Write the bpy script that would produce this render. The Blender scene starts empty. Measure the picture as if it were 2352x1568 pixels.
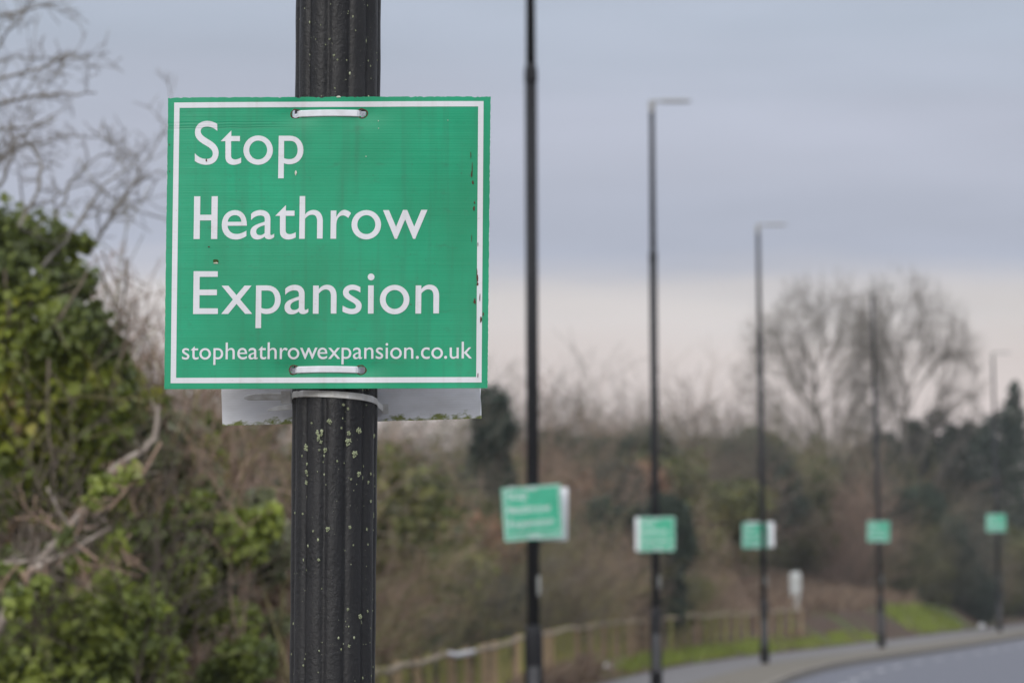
import bpy, math, random
import numpy as np
from mathutils import Vector, Matrix
from mathutils.geometry import tessellate_polygon

random.seed(7)
rng = np.random.default_rng(7)
scene = bpy.context.scene
C = scene.collection
R = math.radians

# ------------------------------------------------------------------ camera
FPX = 12340.0            # focal length in pixels of a 2352 px wide picture
PITCH = math.atan((1323 - 784) / FPX)
CAMZ = 1.85
cam = bpy.data.objects.new('camera', bpy.data.cameras.new('camera'))
C.objects.link(cam)
cam.data.sensor_width = 36.0
cam.data.lens = 36.0 * FPX / 2352
cam.location = (0, 0, CAMZ)
cam.rotation_euler = (math.pi / 2 + PITCH, 0, 0)
cam.data.clip_start = 0.5
cam.data.clip_end = 9000
cam.data.dof.use_dof = True
cam.data.dof.focus_distance = 9.93
cam.data.dof.aperture_fstop = 9.5
cam.data.dof.aperture_blades = 9
scene.camera = cam
cP, sP = math.cos(PITCH), math.sin(PITCH)


def at(x, y, d):
    """point seen at pixel (x, y) of the 2352 px picture, at world depth Y = d"""
    a, b = (x - 1176) / FPX, (784 - y) / FPX
    dy, dz = cP - b * sP, sP + b * cP
    return Vector((a / dy * d, d, CAMZ + dz / dy * d))


# ------------------------------------------------------------------ world
SUN_EL, SUN_AZ = 24.0, 206.0      # azimuth clockwise from +Y: behind the camera, a little to the left
world = bpy.data.worlds.new('World')
scene.world = world
world.use_nodes = True
wn, wl = world.node_tree.nodes, world.node_tree.links
wn.clear()
w_out = wn.new('ShaderNodeOutputWorld')
w_bg = wn.new('ShaderNodeBackground')
w_bg.inputs['Strength'].default_value = 0.1
w_sky = wn.new('ShaderNodeTexSky')
w_sky.sky_type = 'NISHITA'
w_sky.sun_disc = False
w_sky.sun_elevation = R(SUN_EL)
w_sky.sun_rotation = R(SUN_AZ)
w_tc = wn.new('ShaderNodeTexCoord')
w_map = wn.new('ShaderNodeMapping')
w_map.inputs['Scale'].default_value = (11.0, 11.0, 90.0)
w_noise = wn.new('ShaderNodeTexNoise')
w_noise.inputs['Scale'].default_value = 1.0
w_noise.inputs['Detail'].default_value = 4.0
w_noise.inputs['Roughness'].default_value = 0.5
wl.new(w_tc.outputs['Generated'], w_map.inputs['Vector'])
wl.new(w_map.outputs['Vector'], w_noise.inputs['Vector'])
w_sep = wn.new('ShaderNodeSeparateXYZ')
wl.new(w_tc.outputs['Generated'], w_sep.inputs[0])
w_off = wn.new('ShaderNodeMath'); w_off.operation = 'MULTIPLY_ADD'
w_off.inputs[1].default_value = 0.018
wl.new(w_noise.outputs['Fac'], w_off.inputs[0])
wl.new(w_sep.outputs['Z'], w_off.inputs[2])
w_ramp = wn.new('ShaderNodeValToRGB')
cr = w_ramp.color_ramp
cr.interpolation = 'EASE'


def lin(r, g, b):
    f = lambda c: (c / 255 / 12.92) if c / 255 <= 0.04045 else ((c / 255 + 0.055) / 1.055) ** 2.4
    return (f(r), f(g), f(b), 1.0)


for e in list(cr.elements)[1:]:
    cr.elements.remove(e)
stops = [(0.000, lin(182, 171, 170)), (0.036, lin(187, 176, 174)), (0.050, lin(192, 183, 181)),
         (0.0595, lin(190, 185, 185)), (0.0700, lin(158, 163, 179)), (0.090, lin(163, 167, 182)),
         (0.115, lin(159, 167, 182)), (0.30, (0.78, 0.83, 0.92, 1)), (1.0, (1.40, 1.45, 1.55, 1))]
cr.elements[0].position, cr.elements[0].color = stops[0]
for p, c in stops[1:]:
    el = cr.elements.new(p); el.color = c
wl.new(w_off.outputs[0], w_ramp.inputs['Fac'])
# soft, broad brightness changes inside the cloud sheet
w_map2 = wn.new('ShaderNodeMapping'); w_map2.inputs['Scale'].default_value = (7, 7, 40)
w_noise2 = wn.new('ShaderNodeTexNoise'); w_noise2.inputs['Scale'].default_value = 1.3
w_noise2.inputs['Detail'].default_value = 3
wl.new(w_tc.outputs['Generated'], w_map2.inputs['Vector'])
wl.new(w_map2.outputs['Vector'], w_noise2.inputs['Vector'])
w_mr = wn.new('ShaderNodeMapRange')
w_mr.inputs['From Min'].default_value = 0.3; w_mr.inputs['From Max'].default_value = 0.7
w_mr.inputs['To Min'].default_value = 9.2; w_mr.inputs['To Max'].default_value = 10.8
wl.new(w_noise2.outputs['Fac'], w_mr.inputs['Value'])
w_mul = wn.new('ShaderNodeMix'); w_mul.data_type = 'RGBA'; w_mul.blend_type = 'MULTIPLY'
w_mul.inputs['Factor'].default_value = 1.0
wl.new(w_ramp.outputs['Color'], w_mul.inputs[6])
wl.new(w_mr.outputs['Result'], w_mul.inputs[7])
w_mix = wn.new('ShaderNodeMix'); w_mix.data_type = 'RGBA'
w_mix.inputs['Factor'].default_value = 0.96
wl.new(w_sky.outputs['Color'], w_mix.inputs[6])
wl.new(w_mul.outputs[2], w_mix.inputs[7])
wl.new(w_mix.outputs[2], w_bg.inputs['Color'])
wl.new(w_bg.outputs[0], w_out.inputs['Surface'])

sun = bpy.data.objects.new('sun', bpy.data.lights.new('sun', 'SUN'))
C.objects.link(sun)
sun.data.energy = 1.5
sun.data.angle = R(30)
sun.data.color = (1.0, 0.965, 0.92)
az = R(SUN_AZ)
sdir = Vector((math.sin(az) * math.cos(R(SUN_EL)), math.cos(az) * math.cos(R(SUN_EL)), math.sin(R(SUN_EL))))
sun.rotation_euler = sdir.to_track_quat('Z', 'Y').to_euler()
sun.location = sdir * 30

vs = scene.view_settings
vs.view_transform = 'Standard'
vs.look = 'None'
vs.exposure = 0.34
vs.gamma = 1.0
vs.use_curve_mapping = False
scene.cycles.use_denoising = True
scene.cycles.max_bounces = 6
scene.cycles.diffuse_bounces = 3
scene.cycles.glossy_bounces = 2
scene.cycles.transmission_bounces = 2
scene.cycles.volume_bounces = 0
scene.cycles.caustics_reflective = False
scene.cycles.caustics_refractive = False


# ------------------------------------------------------------------ helpers
def tag(o, label=None, cat=None, group=None, kind=None):
    if label: o['label'] = label
    if cat: o['category'] = cat
    if group: o['group'] = group
    if kind: o['kind'] = kind
    return o


def empty(name, loc=(0, 0, 0), label=None, cat=None, group=None):
    o = bpy.data.objects.new(name, None)
    o.empty_display_size = 0.2
    C.objects.link(o)
    o.location = loc
    return tag(o, label, cat, group)


def link(name, me, parent=None, loc=(0, 0, 0)):
    o = bpy.data.objects.new(name, me)
    C.objects.link(o)
    o.parent = parent
    o.location = loc
    return o


def mesh(name, verts, faces, mat=None, smooth=False, var=None):
    """faces: list of index tuples or an (n, k) int array; var: a value for every vertex"""
    me = bpy.data.meshes.new(name)
    verts = np.asarray(verts, dtype=np.float32).reshape(-1, 3)
    if isinstance(faces, np.ndarray):
        n, k = faces.shape
        me.vertices.add(len(verts)); me.vertices.foreach_set('co', verts.ravel())
        me.loops.add(n * k); me.loops.foreach_set('vertex_index', faces.ravel().astype(np.int32))
        me.polygons.add(n)
        me.polygons.foreach_set('loop_start', np.arange(0, n * k, k, dtype=np.int32))
        me.update(calc_edges=True)
    else:
        me.from_pydata(verts.tolist(), [], faces)
        me.update()
    if var is not None:
        a = me.attributes.new('var', 'FLOAT', 'POINT')
        a.data.foreach_set('value', np.asarray(var, dtype=np.float32))
    if smooth:
        me.polygons.foreach_set('use_smooth', np.ones(len(me.polygons), dtype=bool))
    if mat:
        for m in (mat if isinstance(mat, (list, tuple)) else [mat]):
            me.materials.append(m)
    return me


def box_vf(x0, x1, y0, y1, z0, z1):
    v = [(x0, y0, z0), (x1, y0, z0), (x1, y1, z0), (x0, y1, z0), (x0, y0, z1), (x1, y0, z1), (x1, y1, z1), (x0, y1, z1)]
    f = [(0, 3, 2, 1), (4, 5, 6, 7), (0, 1, 5, 4), (1, 2, 6, 5), (2, 3, 7, 6), (3, 0, 4, 7)]
    return v, f


def lathe_vf(profile, n=24, rfun=None):
    """profile: (radius, z) from bottom to top"""
    v, f = [], []
    for r, z in profile:
        for i in range(n):
            t = 2 * math.pi * i / n
            rr = r * (rfun(t) if rfun else 1)
            v.append((rr * math.cos(t), rr * math.sin(t), z))
    for j in range(len(profile) - 1):
        for i in range(n):
            k = (i + 1) % n
            f.append((j * n + i, j * n + k, (j + 1) * n + k, (j + 1) * n + i))
    f.append(tuple(range(n - 1, -1, -1)))
    f.append(tuple(range((len(profile) - 1) * n, len(profile) * n)))
    return v, f


def tubes_vf(segs, k=3):
    """segs: array (n, 8): p0 xyz, p1 xyz, r0, r1 -> prisms with k sides"""
    s = np.asarray(segs, dtype=np.float64)
    p0, p1, r0, r1 = s[:, 0:3], s[:, 3:6], s[:, 6], s[:, 7]
    d = p1 - p0
    d /= np.maximum(np.linalg.norm(d, axis=1, keepdims=True), 1e-9)
    ref = np.where(np.abs(d[:, 2:3]) > 0.9, np.array([[1.0, 0, 0]]), np.array([[0, 0, 1.0]]))
    a = np.cross(d, ref); a /= np.linalg.norm(a, axis=1, keepdims=True)
    b = np.cross(d, a)
    n = len(s)
    v = np.zeros((n, 2, k, 3))
    for i in range(k):
        t = 2 * math.pi * i / k
        o = a * math.cos(t) + b * math.sin(t)
        v[:, 0, i] = p0 + o * r0[:, None]
        v[:, 1, i] = p1 + o * r1[:, None]
    base = (np.arange(n) * 2 * k)[:, None]
    f = np.zeros((n, k, 4), dtype=np.int64)
    for i in range(k):
        j = (i + 1) % k
        f[:, i, 0] = base[:, 0] + i
        f[:, i, 1] = base[:, 0] + j
        f[:, i, 2] = base[:, 0] + k + j
        f[:, i, 3] = base[:, 0] + k + i
    return v.reshape(-1, 3), f.reshape(-1, 4)


def tubes_mesh(name, segs, mat, k=3, var=None, smooth=True):
    v, f = tubes_vf(segs, k)
    vv = None if var is None else np.repeat(np.asarray(var), 2 * k)
    return mesh(name, v, f, mat, smooth, vv)


def leaves_vf(pos, nrm, size, aspect=0.55, fold=0.18):
    """folded leaves of six vertices; pos (n,3), nrm (n,3) facing, size (n)"""
    n = len(pos)
    nrm = nrm / np.maximum(np.linalg.norm(nrm, axis=1, keepdims=True), 1e-9)
    r = rng.normal(size=(n, 3)); r[:, 2] -= 0.6
    t = r - (r * nrm).sum(1, keepdims=True) * nrm
    t /= np.maximum(np.linalg.norm(t, axis=1, keepdims=True), 1e-9)
    s = np.cross(nrm, t)
    L = size[:, None]
    W = L * aspect * 0.5
    v = np.zeros((n, 6, 3))
    v[:, 0] = pos - t * L * 0.5
    v[:, 1] = pos - t * L * 0.12 + s * W + nrm * L * fold
    v[:, 2] = pos + t * L * 0.22 + s * W * 0.8 + nrm * L * fold * 0.7
    v[:, 3] = pos + t * L * 0.5 - nrm * L * 0.08
    v[:, 4] = pos + t * L * 0.22 - s * W * 0.8 + nrm * L * fold * 0.7
    v[:, 5] = pos - t * L * 0.12 - s * W + nrm * L * fold
    b = (np.arange(n) * 6)[:, None]
    f = np.concatenate([b + np.array([[0, 1, 2, 3]]), b + np.array([[0, 3, 4, 5]])], axis=1).reshape(-1, 4)
    return v.reshape(-1, 3), f


def clump_noise(p, f=5.0):
    """smooth value 0..1 that differs from clump to clump"""
    x, y, z = p[:, 0] * f, p[:, 1] * f, p[:, 2] * f
    v = np.sin(x * 1.3 + 1.7 * np.sin(z * 0.9 + 1)) + np.sin(z * 1.1 + 1.5 * np.sin(y * 1.2 + x * 0.4)) + np.sin(y * 0.9 + x * 0.7 + z * 0.5 + 2)
    return np.clip(0.5 + v / 4.4, 0, 1)


def leaves_mesh(name, pos, nrm, size, mat, var, aspect=0.55, clump=0.6, f=5.0):
    pos = np.asarray(pos)
    var = np.clip((1 - clump) * np.asarray(var) + clump * clump_noise(pos, f), 0, 1)
    size = np.asarray(size) * np.clip(np.exp(rng.normal(size=len(pos)) * 0.22), 0.6, 1.35)
    v, f = leaves_vf(np.asarray(pos), np.asarray(nrm), np.asarray(size), aspect)
    return mesh(name, v, f, mat, False, np.repeat(np.asarray(var), 6))


# ------------------------------------------------------------------ materials
class NT:
    def __init__(self, name):
        self.m = bpy.data.materials.new(name)
        self.m.use_nodes = True
        self.n, self.l = self.m.node_tree.nodes, self.m.node_tree.links
        self.b = self.n['Principled BSDF']

    def node(self, t, **kw):
        o = self.n.new(t)
        for k, v in kw.items():
            if k in o.inputs: o.inputs[k].default_value = v
            else: setattr(o, k, v)
        return o

    def coords(self, scale=(1, 1, 1), out='Object'):
        tc = self.node('ShaderNodeTexCoord'); mp = self.node('ShaderNodeMapping')
        mp.inputs['Scale'].default_value = scale
        self.l.new(tc.outputs[out], mp.inputs['Vector'])
        return mp.outputs['Vector']

    def noise(self, vec, scale, detail=4, rough=0.55):
        n = self.node('ShaderNodeTexNoise', Scale=scale, Detail=detail, Roughness=rough)
        self.l.new(vec, n.inputs['Vector'])
        return n.outputs['Fac']

    def ramp(self, fac, stops, interp='LINEAR'):
        r = self.node('ShaderNodeValToRGB')
        r.color_ramp.interpolation = interp
        e = r.color_ramp.elements
        while len(e) > 1: e.remove(e[-1])
        e[0].position, e[0].color = stops[0][0], tuple(stops[0][1]) + ((1,) if len(stops[0][1]) == 3 else ())
        for p, c in stops[1:]:
            q = e.new(p); q.color = tuple(c) + ((1,) if len(c) == 3 else ())
        self.l.new(fac, r.inputs['Fac'])
        return r.outputs['Color']

    def mix(self, fac, a, b, blend='MIX'):
        m = self.node('ShaderNodeMix', data_type='RGBA', blend_type=blend)
        for s, v in ((0, fac), (6, a), (7, b)):
            if isinstance(v, (int, float)): m.inputs[s].default_value = v
            elif isinstance(v, tuple): m.inputs[s].default_value = v if len(v) == 4 else v + (1,)
            else: self.l.new(v, m.inputs[s])
        return m.outputs[2]

    def math(self, op, a, b=None):
        m = self.node('ShaderNodeMath', operation=op)
        for i, v in enumerate((a, b)):
            if v is None: continue
            if isinstance(v, (int, float)): m.inputs[i].default_value = v
            else: self.l.new(v, m.inputs[i])
        return m.outputs[0]

    def bump(self, h, strength=0.3, dist=0.002):
        b = self.node('ShaderNodeBump', Strength=strength, Distance=dist)
        self.l.new(h, b.inputs['Height'])
        self.l.new(b.outputs[0], self.b.inputs['Normal'])

    def out(self, color=None, rough=0.6, spec=0.5, **kw):
        if color is not None:
            if isinstance(color, tuple): self.b.inputs['Base Color'].default_value = color if len(color) == 4 else color + (1,)
            else: self.l.new(color, self.b.inputs['Base Color'])
        if isinstance(rough, (int, float)): self.b.inputs['Roughness'].default_value = rough
        else: self.l.new(rough, self.b.inputs['Roughness'])
        self.b.inputs['Specular IOR Level'].default_value = spec
        for k, v in kw.items(): self.b.inputs[k].default_value = v
        return self.m


def print_material(name, base, dark, dirt, rough):
    """printed corrugated plastic: horizontal flutes, faint runs, specks, grime"""
    t = NT(name)
    o = t.coords()
    sep = t.node('ShaderNodeSeparateXYZ'); t.l.new(o, sep.inputs[0])
    flute = t.math('ABSOLUTE', t.math('SINE', t.math('MULTIPLY', sep.outputs['Z'], math.pi / 0.0046)))
    fl = t.math('POWER', flute, 6.0)
    lines = t.noise(t.coords((2.0, 1, 170)), 1.0, 3, 0.6)
    blot = t.noise(t.coords((6, 1, 4)), 1.0, 3, 0.5)
    runs = t.noise(t.coords((60, 1, 3.2)), 1.0, 3, 0.5)
    c = t.mix(t.ramp(blot, [(0.35, (0, 0, 0)), (0.68, (1, 1, 1))]), base, dark)
    c = t.mix(t.math('MULTIPLY', t.ramp(lines, [(0.45, (0, 0, 0)), (0.75, (1, 1, 1))]), 0.4), c, dark)
    c = t.mix(t.math('MULTIPLY', fl, 0.10), c, dark)
    c = t.mix(t.math('MULTIPLY', t.ramp(runs, [(0.52, (0, 0, 0)), (0.75, (1, 1, 1))]), 0.26), c, dirt)
    grime = t.noise(t.coords((26, 1, 60)), 1.0, 5, 0.7)
    c = t.mix(t.math('MULTIPLY', t.ramp(grime, [(0.58, (0, 0, 0)), (0.72, (1, 1, 1))]), 0.35), c, dirt)
    speck = t.noise(o, 260, 2, 0.5)
    c = t.mix(t.math('MULTIPLY', t.ramp(speck, [(0.71, (0, 0, 0)), (0.75, (1, 1, 1))]), 0.55), c, dirt)
    # creases in the tired plastic, left of the upper tie
    cz = t.math('ADD', sep.outputs['Z'], t.math('MULTIPLY', t.noise(t.coords((9, 1, 2)), 1.0, 2), 0.006))
    crease = t.math('MULTIPLY', t.ramp(t.math('MULTIPLY', t.math('SUBTRACT', cz, 0.195), 1 / 0.06),
                    [(0.30, (0, 0, 0)), (0.34, (1, 1, 1)), (0.37, (0, 0, 0)), (0.40, (0.8, 0.8, 0.8)), (0.46, (0, 0, 0)), (0.50, (0.7, 0.7, 0.7)), (0.53, (0, 0, 0))]),
                    t.ramp(t.math('MULTIPLY', t.math('ADD', sep.outputs['X'], 0.3), 1 / 0.6), [(0.30, (1, 1, 1)), (0.42, (0, 0, 0))]))
    c = t.mix(t.math('MULTIPLY', crease, 0.45), c, tuple(q * 0.6 for q in dark))  # shade of the creases painted into the colour as dark lines
    t.bump(t.math('ADD', t.math('ADD', t.math('MULTIPLY', fl, -0.25), t.math('MULTIPLY', crease, -1.5)), t.math('MULTIPLY', lines, 1.2)), 0.14, 0.0012)
    return t.out(c, t.ramp(t.noise(t.coords((3.2, 1, 2.4)), 1.0, 3), [(0.35, (rough - 0.12,) * 3), (0.65, (rough + 0.14,) * 3)]), 0.42)


M = {}
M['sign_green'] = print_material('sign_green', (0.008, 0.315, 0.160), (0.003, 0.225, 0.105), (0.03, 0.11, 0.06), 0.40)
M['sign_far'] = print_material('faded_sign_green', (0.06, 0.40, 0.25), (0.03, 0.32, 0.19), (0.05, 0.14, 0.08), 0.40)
M['sign_white'] = print_material('sign_white', (0.65, 0.66, 0.69), (0.58, 0.585, 0.61), (0.40, 0.38, 0.34), 0.5)


def back_material():
    t = NT('board_back')
    o = t.coords()
    sep = t.node('ShaderNodeSeparateXYZ'); t.l.new(o, sep.inputs[0])
    fl = t.math('POWER', t.math('ABSOLUTE', t.math('SINE', t.math('MULTIPLY', sep.outputs['Z'], math.pi / 0.0046))), 6.0)
    n = t.noise(t.coords((14, 1, 30)), 1.0, 4)
    n2 = t.noise(t.coords((45, 1, 90)), 1.0, 4, 0.65)
    c = t.mix(t.ramp(n, [(0.4, (0, 0, 0)), (0.7, (1, 1, 1))]), (0.84, 0.85, 0.88), (0.70, 0.70, 0.71))
    c = t.mix(t.math('MULTIPLY', fl, 0.06), c, (0.5, 0.5, 0.52))
    # green algae that grows up from the lower edge (board centre is the origin, edge at -0.27)
    h = t.math('MULTIPLY', t.math('ADD', sep.outputs['Z'], 0.2719), 1 / 0.05)
    grow = t.math('SUBTRACT', t.math('ADD', t.math('MULTIPLY', n2, 1.5), t.math('MULTIPLY', n, 0.9)), t.math('ADD', t.math('MULTIPLY', h, 1.4), 0.92))
    c = t.mix(t.ramp(grow, [(0.0, (0, 0, 0)), (0.22, (1, 1, 1))]), c, (0.22, 0.25, 0.07))
    t.bump(fl, 0.08, 0.001)
    return t.out(c, 0.5, 0.4)


M['board_back'] = back_material()


def pole_material(name, lichen=True):
    t = NT(name)
    o = t.coords()
    n = t.noise(o, 9, 5)
    orange = t.noise(t.coords((1, 1, 0.8)), 160, 4, 0.65)
    drip = t.noise(t.coords((55, 55, 9)), 1.0, 3, 0.6)
    c = t.mix(t.ramp(n, [(0.35, (0, 0, 0)), (0.7, (1, 1, 1))]), (0.007, 0.007, 0.008), (0.015, 0.0145, 0.0155))
    dust = t.noise(t.coords((130, 130, 60)), 1.0, 4, 0.7)
    c = t.mix(t.math('MULTIPLY', t.ramp(dust, [(0.58, (0, 0, 0)), (0.74, (1, 1, 1))]), 0.28), c, (0.06, 0.06, 0.052))
    speck = t.noise(o, 420, 2, 0.5)
    c = t.mix(t.ramp(speck, [(0.735, (0, 0, 0)), (0.76, (1, 1, 1))]), c, (0.30, 0.31, 0.22))
    rust = t.noise(o, 28, 3, 0.5)
    c = t.mix(t.ramp(rust, [(0.775, (0, 0, 0)), (0.80, (1, 1, 1))]), c, (0.16, 0.06, 0.02))
    t.bump(t.math('ADD', t.math('MULTIPLY', orange, 0.9), t.math('MULTIPLY', drip, 0.35)), 0.5, 0.0035)
    return t.out(c, t.ramp(n, [(0.3, (0.40,) * 3), (0.7, (0.55,) * 3)]), 0.36)


M['pole'] = pole_material('black_paint')


def plain(name, base, var=None, scale=8.0, rough=0.6, spec=0.4, bump=0.0, coords=(1, 1, 1)):
    t = NT(name)
    var = var or tuple(c * 0.7 for c in base)
    vec = t.coords(coords)
    n = t.noise(vec, scale, 4)
    c = t.mix(t.ramp(n, [(0.35, (0, 0, 0)), (0.68, (1, 1, 1))]), base, var)
    if bump: t.bump(n, bump, 0.01)
    return t.out(c, rough, spec)


M['far_pole'] = plain('black_post_paint', (0.008, 0.008, 0.010), (0.013, 0.013, 0.015), 3, 0.62, 0.22)
M['nylon'] = plain('white_nylon', (0.66, 0.68, 0.72), (0.55, 0.56, 0.58), 40, 0.38, 0.5)
M['nylon_old'] = plain('aged_nylon', (0.66, 0.66, 0.65), (0.50, 0.49, 0.46), 60, 0.45, 0.4)
M['lichen'] = plain('lichen', (0.36, 0.39, 0.27), (0.22, 0.25, 0.13), 260, 0.9, 0.1)
M['mud'] = plain('mud_stain', (0.10, 0.035, 0.025), (0.06, 0.03, 0.02), 200, 0.8, 0.2)
M['nick'] = plain('torn_plastic', (0.05, 0.085, 0.02), (0.02, 0.03, 0.01), 200, 0.8, 0.2)
M['chip'] = plain('bare_chip', (0.62, 0.62, 0.55), (0.35, 0.36, 0.25), 300, 0.7, 0.2)
M['lamp_grey'] = plain('lamp_grey', (0.27, 0.265, 0.25), None, 6, 0.5)
M['lamp_glass'] = plain('lamp_glass', (0.55, 0.56, 0.56), (0.5, 0.5, 0.5), 6, 0.15, 0.6)
M['plate'] = plain('number_plate', (0.30, 0.31, 0.30), None, 15, 0.5)
M['collar'] = plain('pole_collar', (0.07, 0.07, 0.075), None, 15, 0.5)
M['kerb'] = plain('kerb_concrete', (0.20, 0.18, 0.155), (0.12, 0.105, 0.085), 5, 0.85, 0.2, 0.3)
M['marking'] = plain('worn_marking', (0.42, 0.42, 0.43), (0.12, 0.12, 0.13), 3, 0.8, 0.2)
M['marker'] = plain('marker_white', (0.50, 0.51, 0.50), (0.40, 0.41, 0.39), 7, 0.5)
M['litter'] = plain('litter_white', (0.66, 0.66, 0.66), (0.5, 0.5, 0.5), 14, 0.5)
M['timber_moss'] = plain('mossy_timber', (0.27, 0.26, 0.07), (0.16, 0.15, 0.06), 3, 0.9, 0.1, 0.4)
M['timber'] = plain('weathered_timber', (0.36, 0.255, 0.155), (0.23, 0.17, 0.095), 3, 0.85, 0.15, 0.4)
M['timber_rail'] = plain('rail_timber', (0.27, 0.215, 0.155), (0.17, 0.135, 0.095), 3, 0.85, 0.15, 0.4)
M['timber_new'] = plain('pale_timber', (0.62, 0.61, 0.63), (0.42, 0.41, 0.42), 3, 0.8, 0.2, 0.3)


def asphalt(name, a, b, scale, rough=0.85):
    t = NT(name)
    o = t.coords()
    n = t.noise(o, 0.35, 5, 0.6)
    g = t.noise(o, scale, 3, 0.7)
    c = t.mix(n, a, b)
    c = t.mix(t.math('MULTIPLY', g, 0.35), c, tuple(x * 1.9 for x in a))
    t.bump(g, 0.4, 0.01)
    return t.out(c, rough, 0.3)


M['road'] = asphalt('road_asphalt', (0.056, 0.057, 0.074), (0.043, 0.044, 0.057), 60, 0.62)
M['path'] = asphalt('path_asphalt', (0.105, 0.098, 0.098), (0.078, 0.072, 0.070), 50, 0.8)
M['strip'] = asphalt('strip_dirt', (0.105, 0.090, 0.072), (0.078, 0.070, 0.050), 30, 0.9)


def ground_material():
    t = NT('ground_litter')
    o = t.coords()
    n = t.noise(o, 0.22, 5, 0.6)
    n2 = t.noise(o, 2.5, 5, 0.65)
    c = t.mix(n2, (0.085, 0.052, 0.036), (0.045, 0.030, 0.022))
    c = t.mix(t.ramp(n, [(0.52, (0, 0, 0)), (0.62, (1, 1, 1))]), c, t.mix(n2, (0.085, 0.115, 0.022), (0.05, 0.06, 0.02)))
    t.bump(n2, 0.6, 0.05)
    return t.out(c, 0.95, 0.1)


M['ground'] = ground_material()


def var_material(name, stops, rough=0.5, spec=0.4, trans=0.0, vary=False):
    t = NT(name)
    a = t.node('ShaderNodeAttribute', attribute_name='var')
    c = t.ramp(a.outputs['Fac'], stops)
    n = t.noise(t.coords(), 3.0, 3)
    c = t.mix(t.math('MULTIPLY', n, 0.5), c, tuple(x * 0.55 for x in stops[0][1]))
    oi = t.node('ShaderNodeObjectInfo')
    tone = t.ramp(oi.outputs['Random'], [(0.0, (0.38, 0.38, 0.36)), (0.3, (0.75, 0.78, 0.68)), (0.65, (1.12, 1.02, 0.92)), (1.0, (1.65, 1.45, 1.28))])
    if vary: c = t.mix(1.0, c, tone, 'MULTIPLY')
    m = t.out(c, rough, spec)
    if trans:
        t.b.inputs['Transmission Weight'].default_value = 0.0
        tr = t.node('ShaderNodeBsdfTranslucent')
        t.l.new(c, tr.inputs['Color'])
        mx = t.node('ShaderNodeMixShader', Fac=trans)
        t.l.new(t.b.outputs[0], mx.inputs[1]); t.l.new(tr.outputs[0], mx.inputs[2])
        t.l.new(mx.outputs[0], t.n['Material Output'].inputs['Surface'])
    return m


M['ivy'] = var_material('ivy_leaf', [(0.0, (0.060, 0.072, 0.022)), (0.25, (0.100, 0.130, 0.030)), (0.5, (0.185, 0.225, 0.038)), (0.7, (0.32, 0.36, 0.045)), (0.84, (0.45, 0.45, 0.06)), (0.92, (0.36, 0.25, 0.14)), (1.0, (0.30, 0.20, 0.12))], 0.42, 0.32, 0.35)
M['bramble'] = var_material('bramble_leaf', [(0.0, (0.070, 0.088, 0.030)), (0.25, (0.130, 0.165, 0.045)), (0.5, (0.235, 0.285, 0.055)), (0.7, (0.36, 0.42, 0.075)), (0.84, (0.44, 0.46, 0.19)), (0.92, (0.38, 0.27, 0.17)), (1.0, (0.34, 0.22, 0.14))], 0.42, 0.32, 0.35)
M['greyleaf'] = var_material('grey_leaf', [(0.0, (0.12, 0.12, 0.06)), (0.35, (0.20, 0.215, 0.10)), (0.6, (0.30, 0.32, 0.17)), (0.8, (0.46, 0.47, 0.36)), (1.0, (0.42, 0.32, 0.22))], 0.6, 0.3, 0.2)
M['olive'] = var_material('olive_leaf', [(0.0, (0.045, 0.058, 0.025)), (0.4, (0.085, 0.105, 0.036)), (0.75, (0.145, 0.155, 0.052)), (1.0, (0.20, 0.17, 0.09))], 0.6, 0.3, 0.2, True)
M['conifer'] = var_material('dark_evergreen_leaf', [(0.0, (0.020, 0.034, 0.024)), (0.6, (0.040, 0.060, 0.040)), (1.0, (0.080, 0.110, 0.055))], 0.6, 0.3, 0.15)
M['deadleaf'] = var_material('dead_leaf', [(0.0, (0.11, 0.070, 0.048)), (0.5, (0.21, 0.138, 0.098)), (1.0, (0.34, 0.235, 0.17))], 0.8, 0.2, 0.2, True)
M['twig_brown'] = var_material('brown_twig', [(0.0, (0.115, 0.088, 0.075)), (0.5, (0.235, 0.182, 0.155)), (1.0, (0.38, 0.298, 0.252))], 0.85, 0.2, vary=True)
M['twig_grey'] = var_material('grey_twig', [(0.0, (0.085, 0.08, 0.068)), (0.5, (0.17, 0.16, 0.138)), (1.0, (0.27, 0.255, 0.22))], 0.85, 0.2, vary=True)
M['twig_olive'] = var_material('olive_twig', [(0.0, (0.085, 0.083, 0.045)), (0.5, (0.165, 0.16, 0.082)), (1.0, (0.26, 0.245, 0.13))], 0.85, 0.2, vary=True)
M['twig_tree'] = var_material('tree_twig', [(0.0, (0.12, 0.106, 0.088)), (0.5, (0.195, 0.175, 0.148)), (1.0, (0.29, 0.265, 0.225))], 0.85, 0.2)
M['twig_pale'] = var_material('pale_dead_wood', [(0.0, (0.15, 0.12, 0.095)), (0.5, (0.27, 0.225, 0.19)), (1.0, (0.40, 0.345, 0.30))], 0.8, 0.2)
M['grass'] = var_material('grass_blade', [(0.0, (0.15, 0.15, 0.035)), (0.5, (0.24, 0.31, 0.04)), (1.0, (0.34, 0.42, 0.07))], 0.6, 0.3, 0.3)
M['bracken'] = var_material('dead_bracken', [(0.0, (0.14, 0.09, 0.065)), (0.5, (0.25, 0.175, 0.125)), (1.0, (0.36, 0.28, 0.20))], 0.85, 0.15, 0.2)

# ------------------------------------------------------------------ the line of the road
PD = np.array([-60, 10, 54, 85, 115, 140, 181, 260, 400.0])
PX = np.array([-0.6, -0.33, 0.22, 2.28, 5.4, 9.6, 16.4, 29.8, 53.5])


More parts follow.
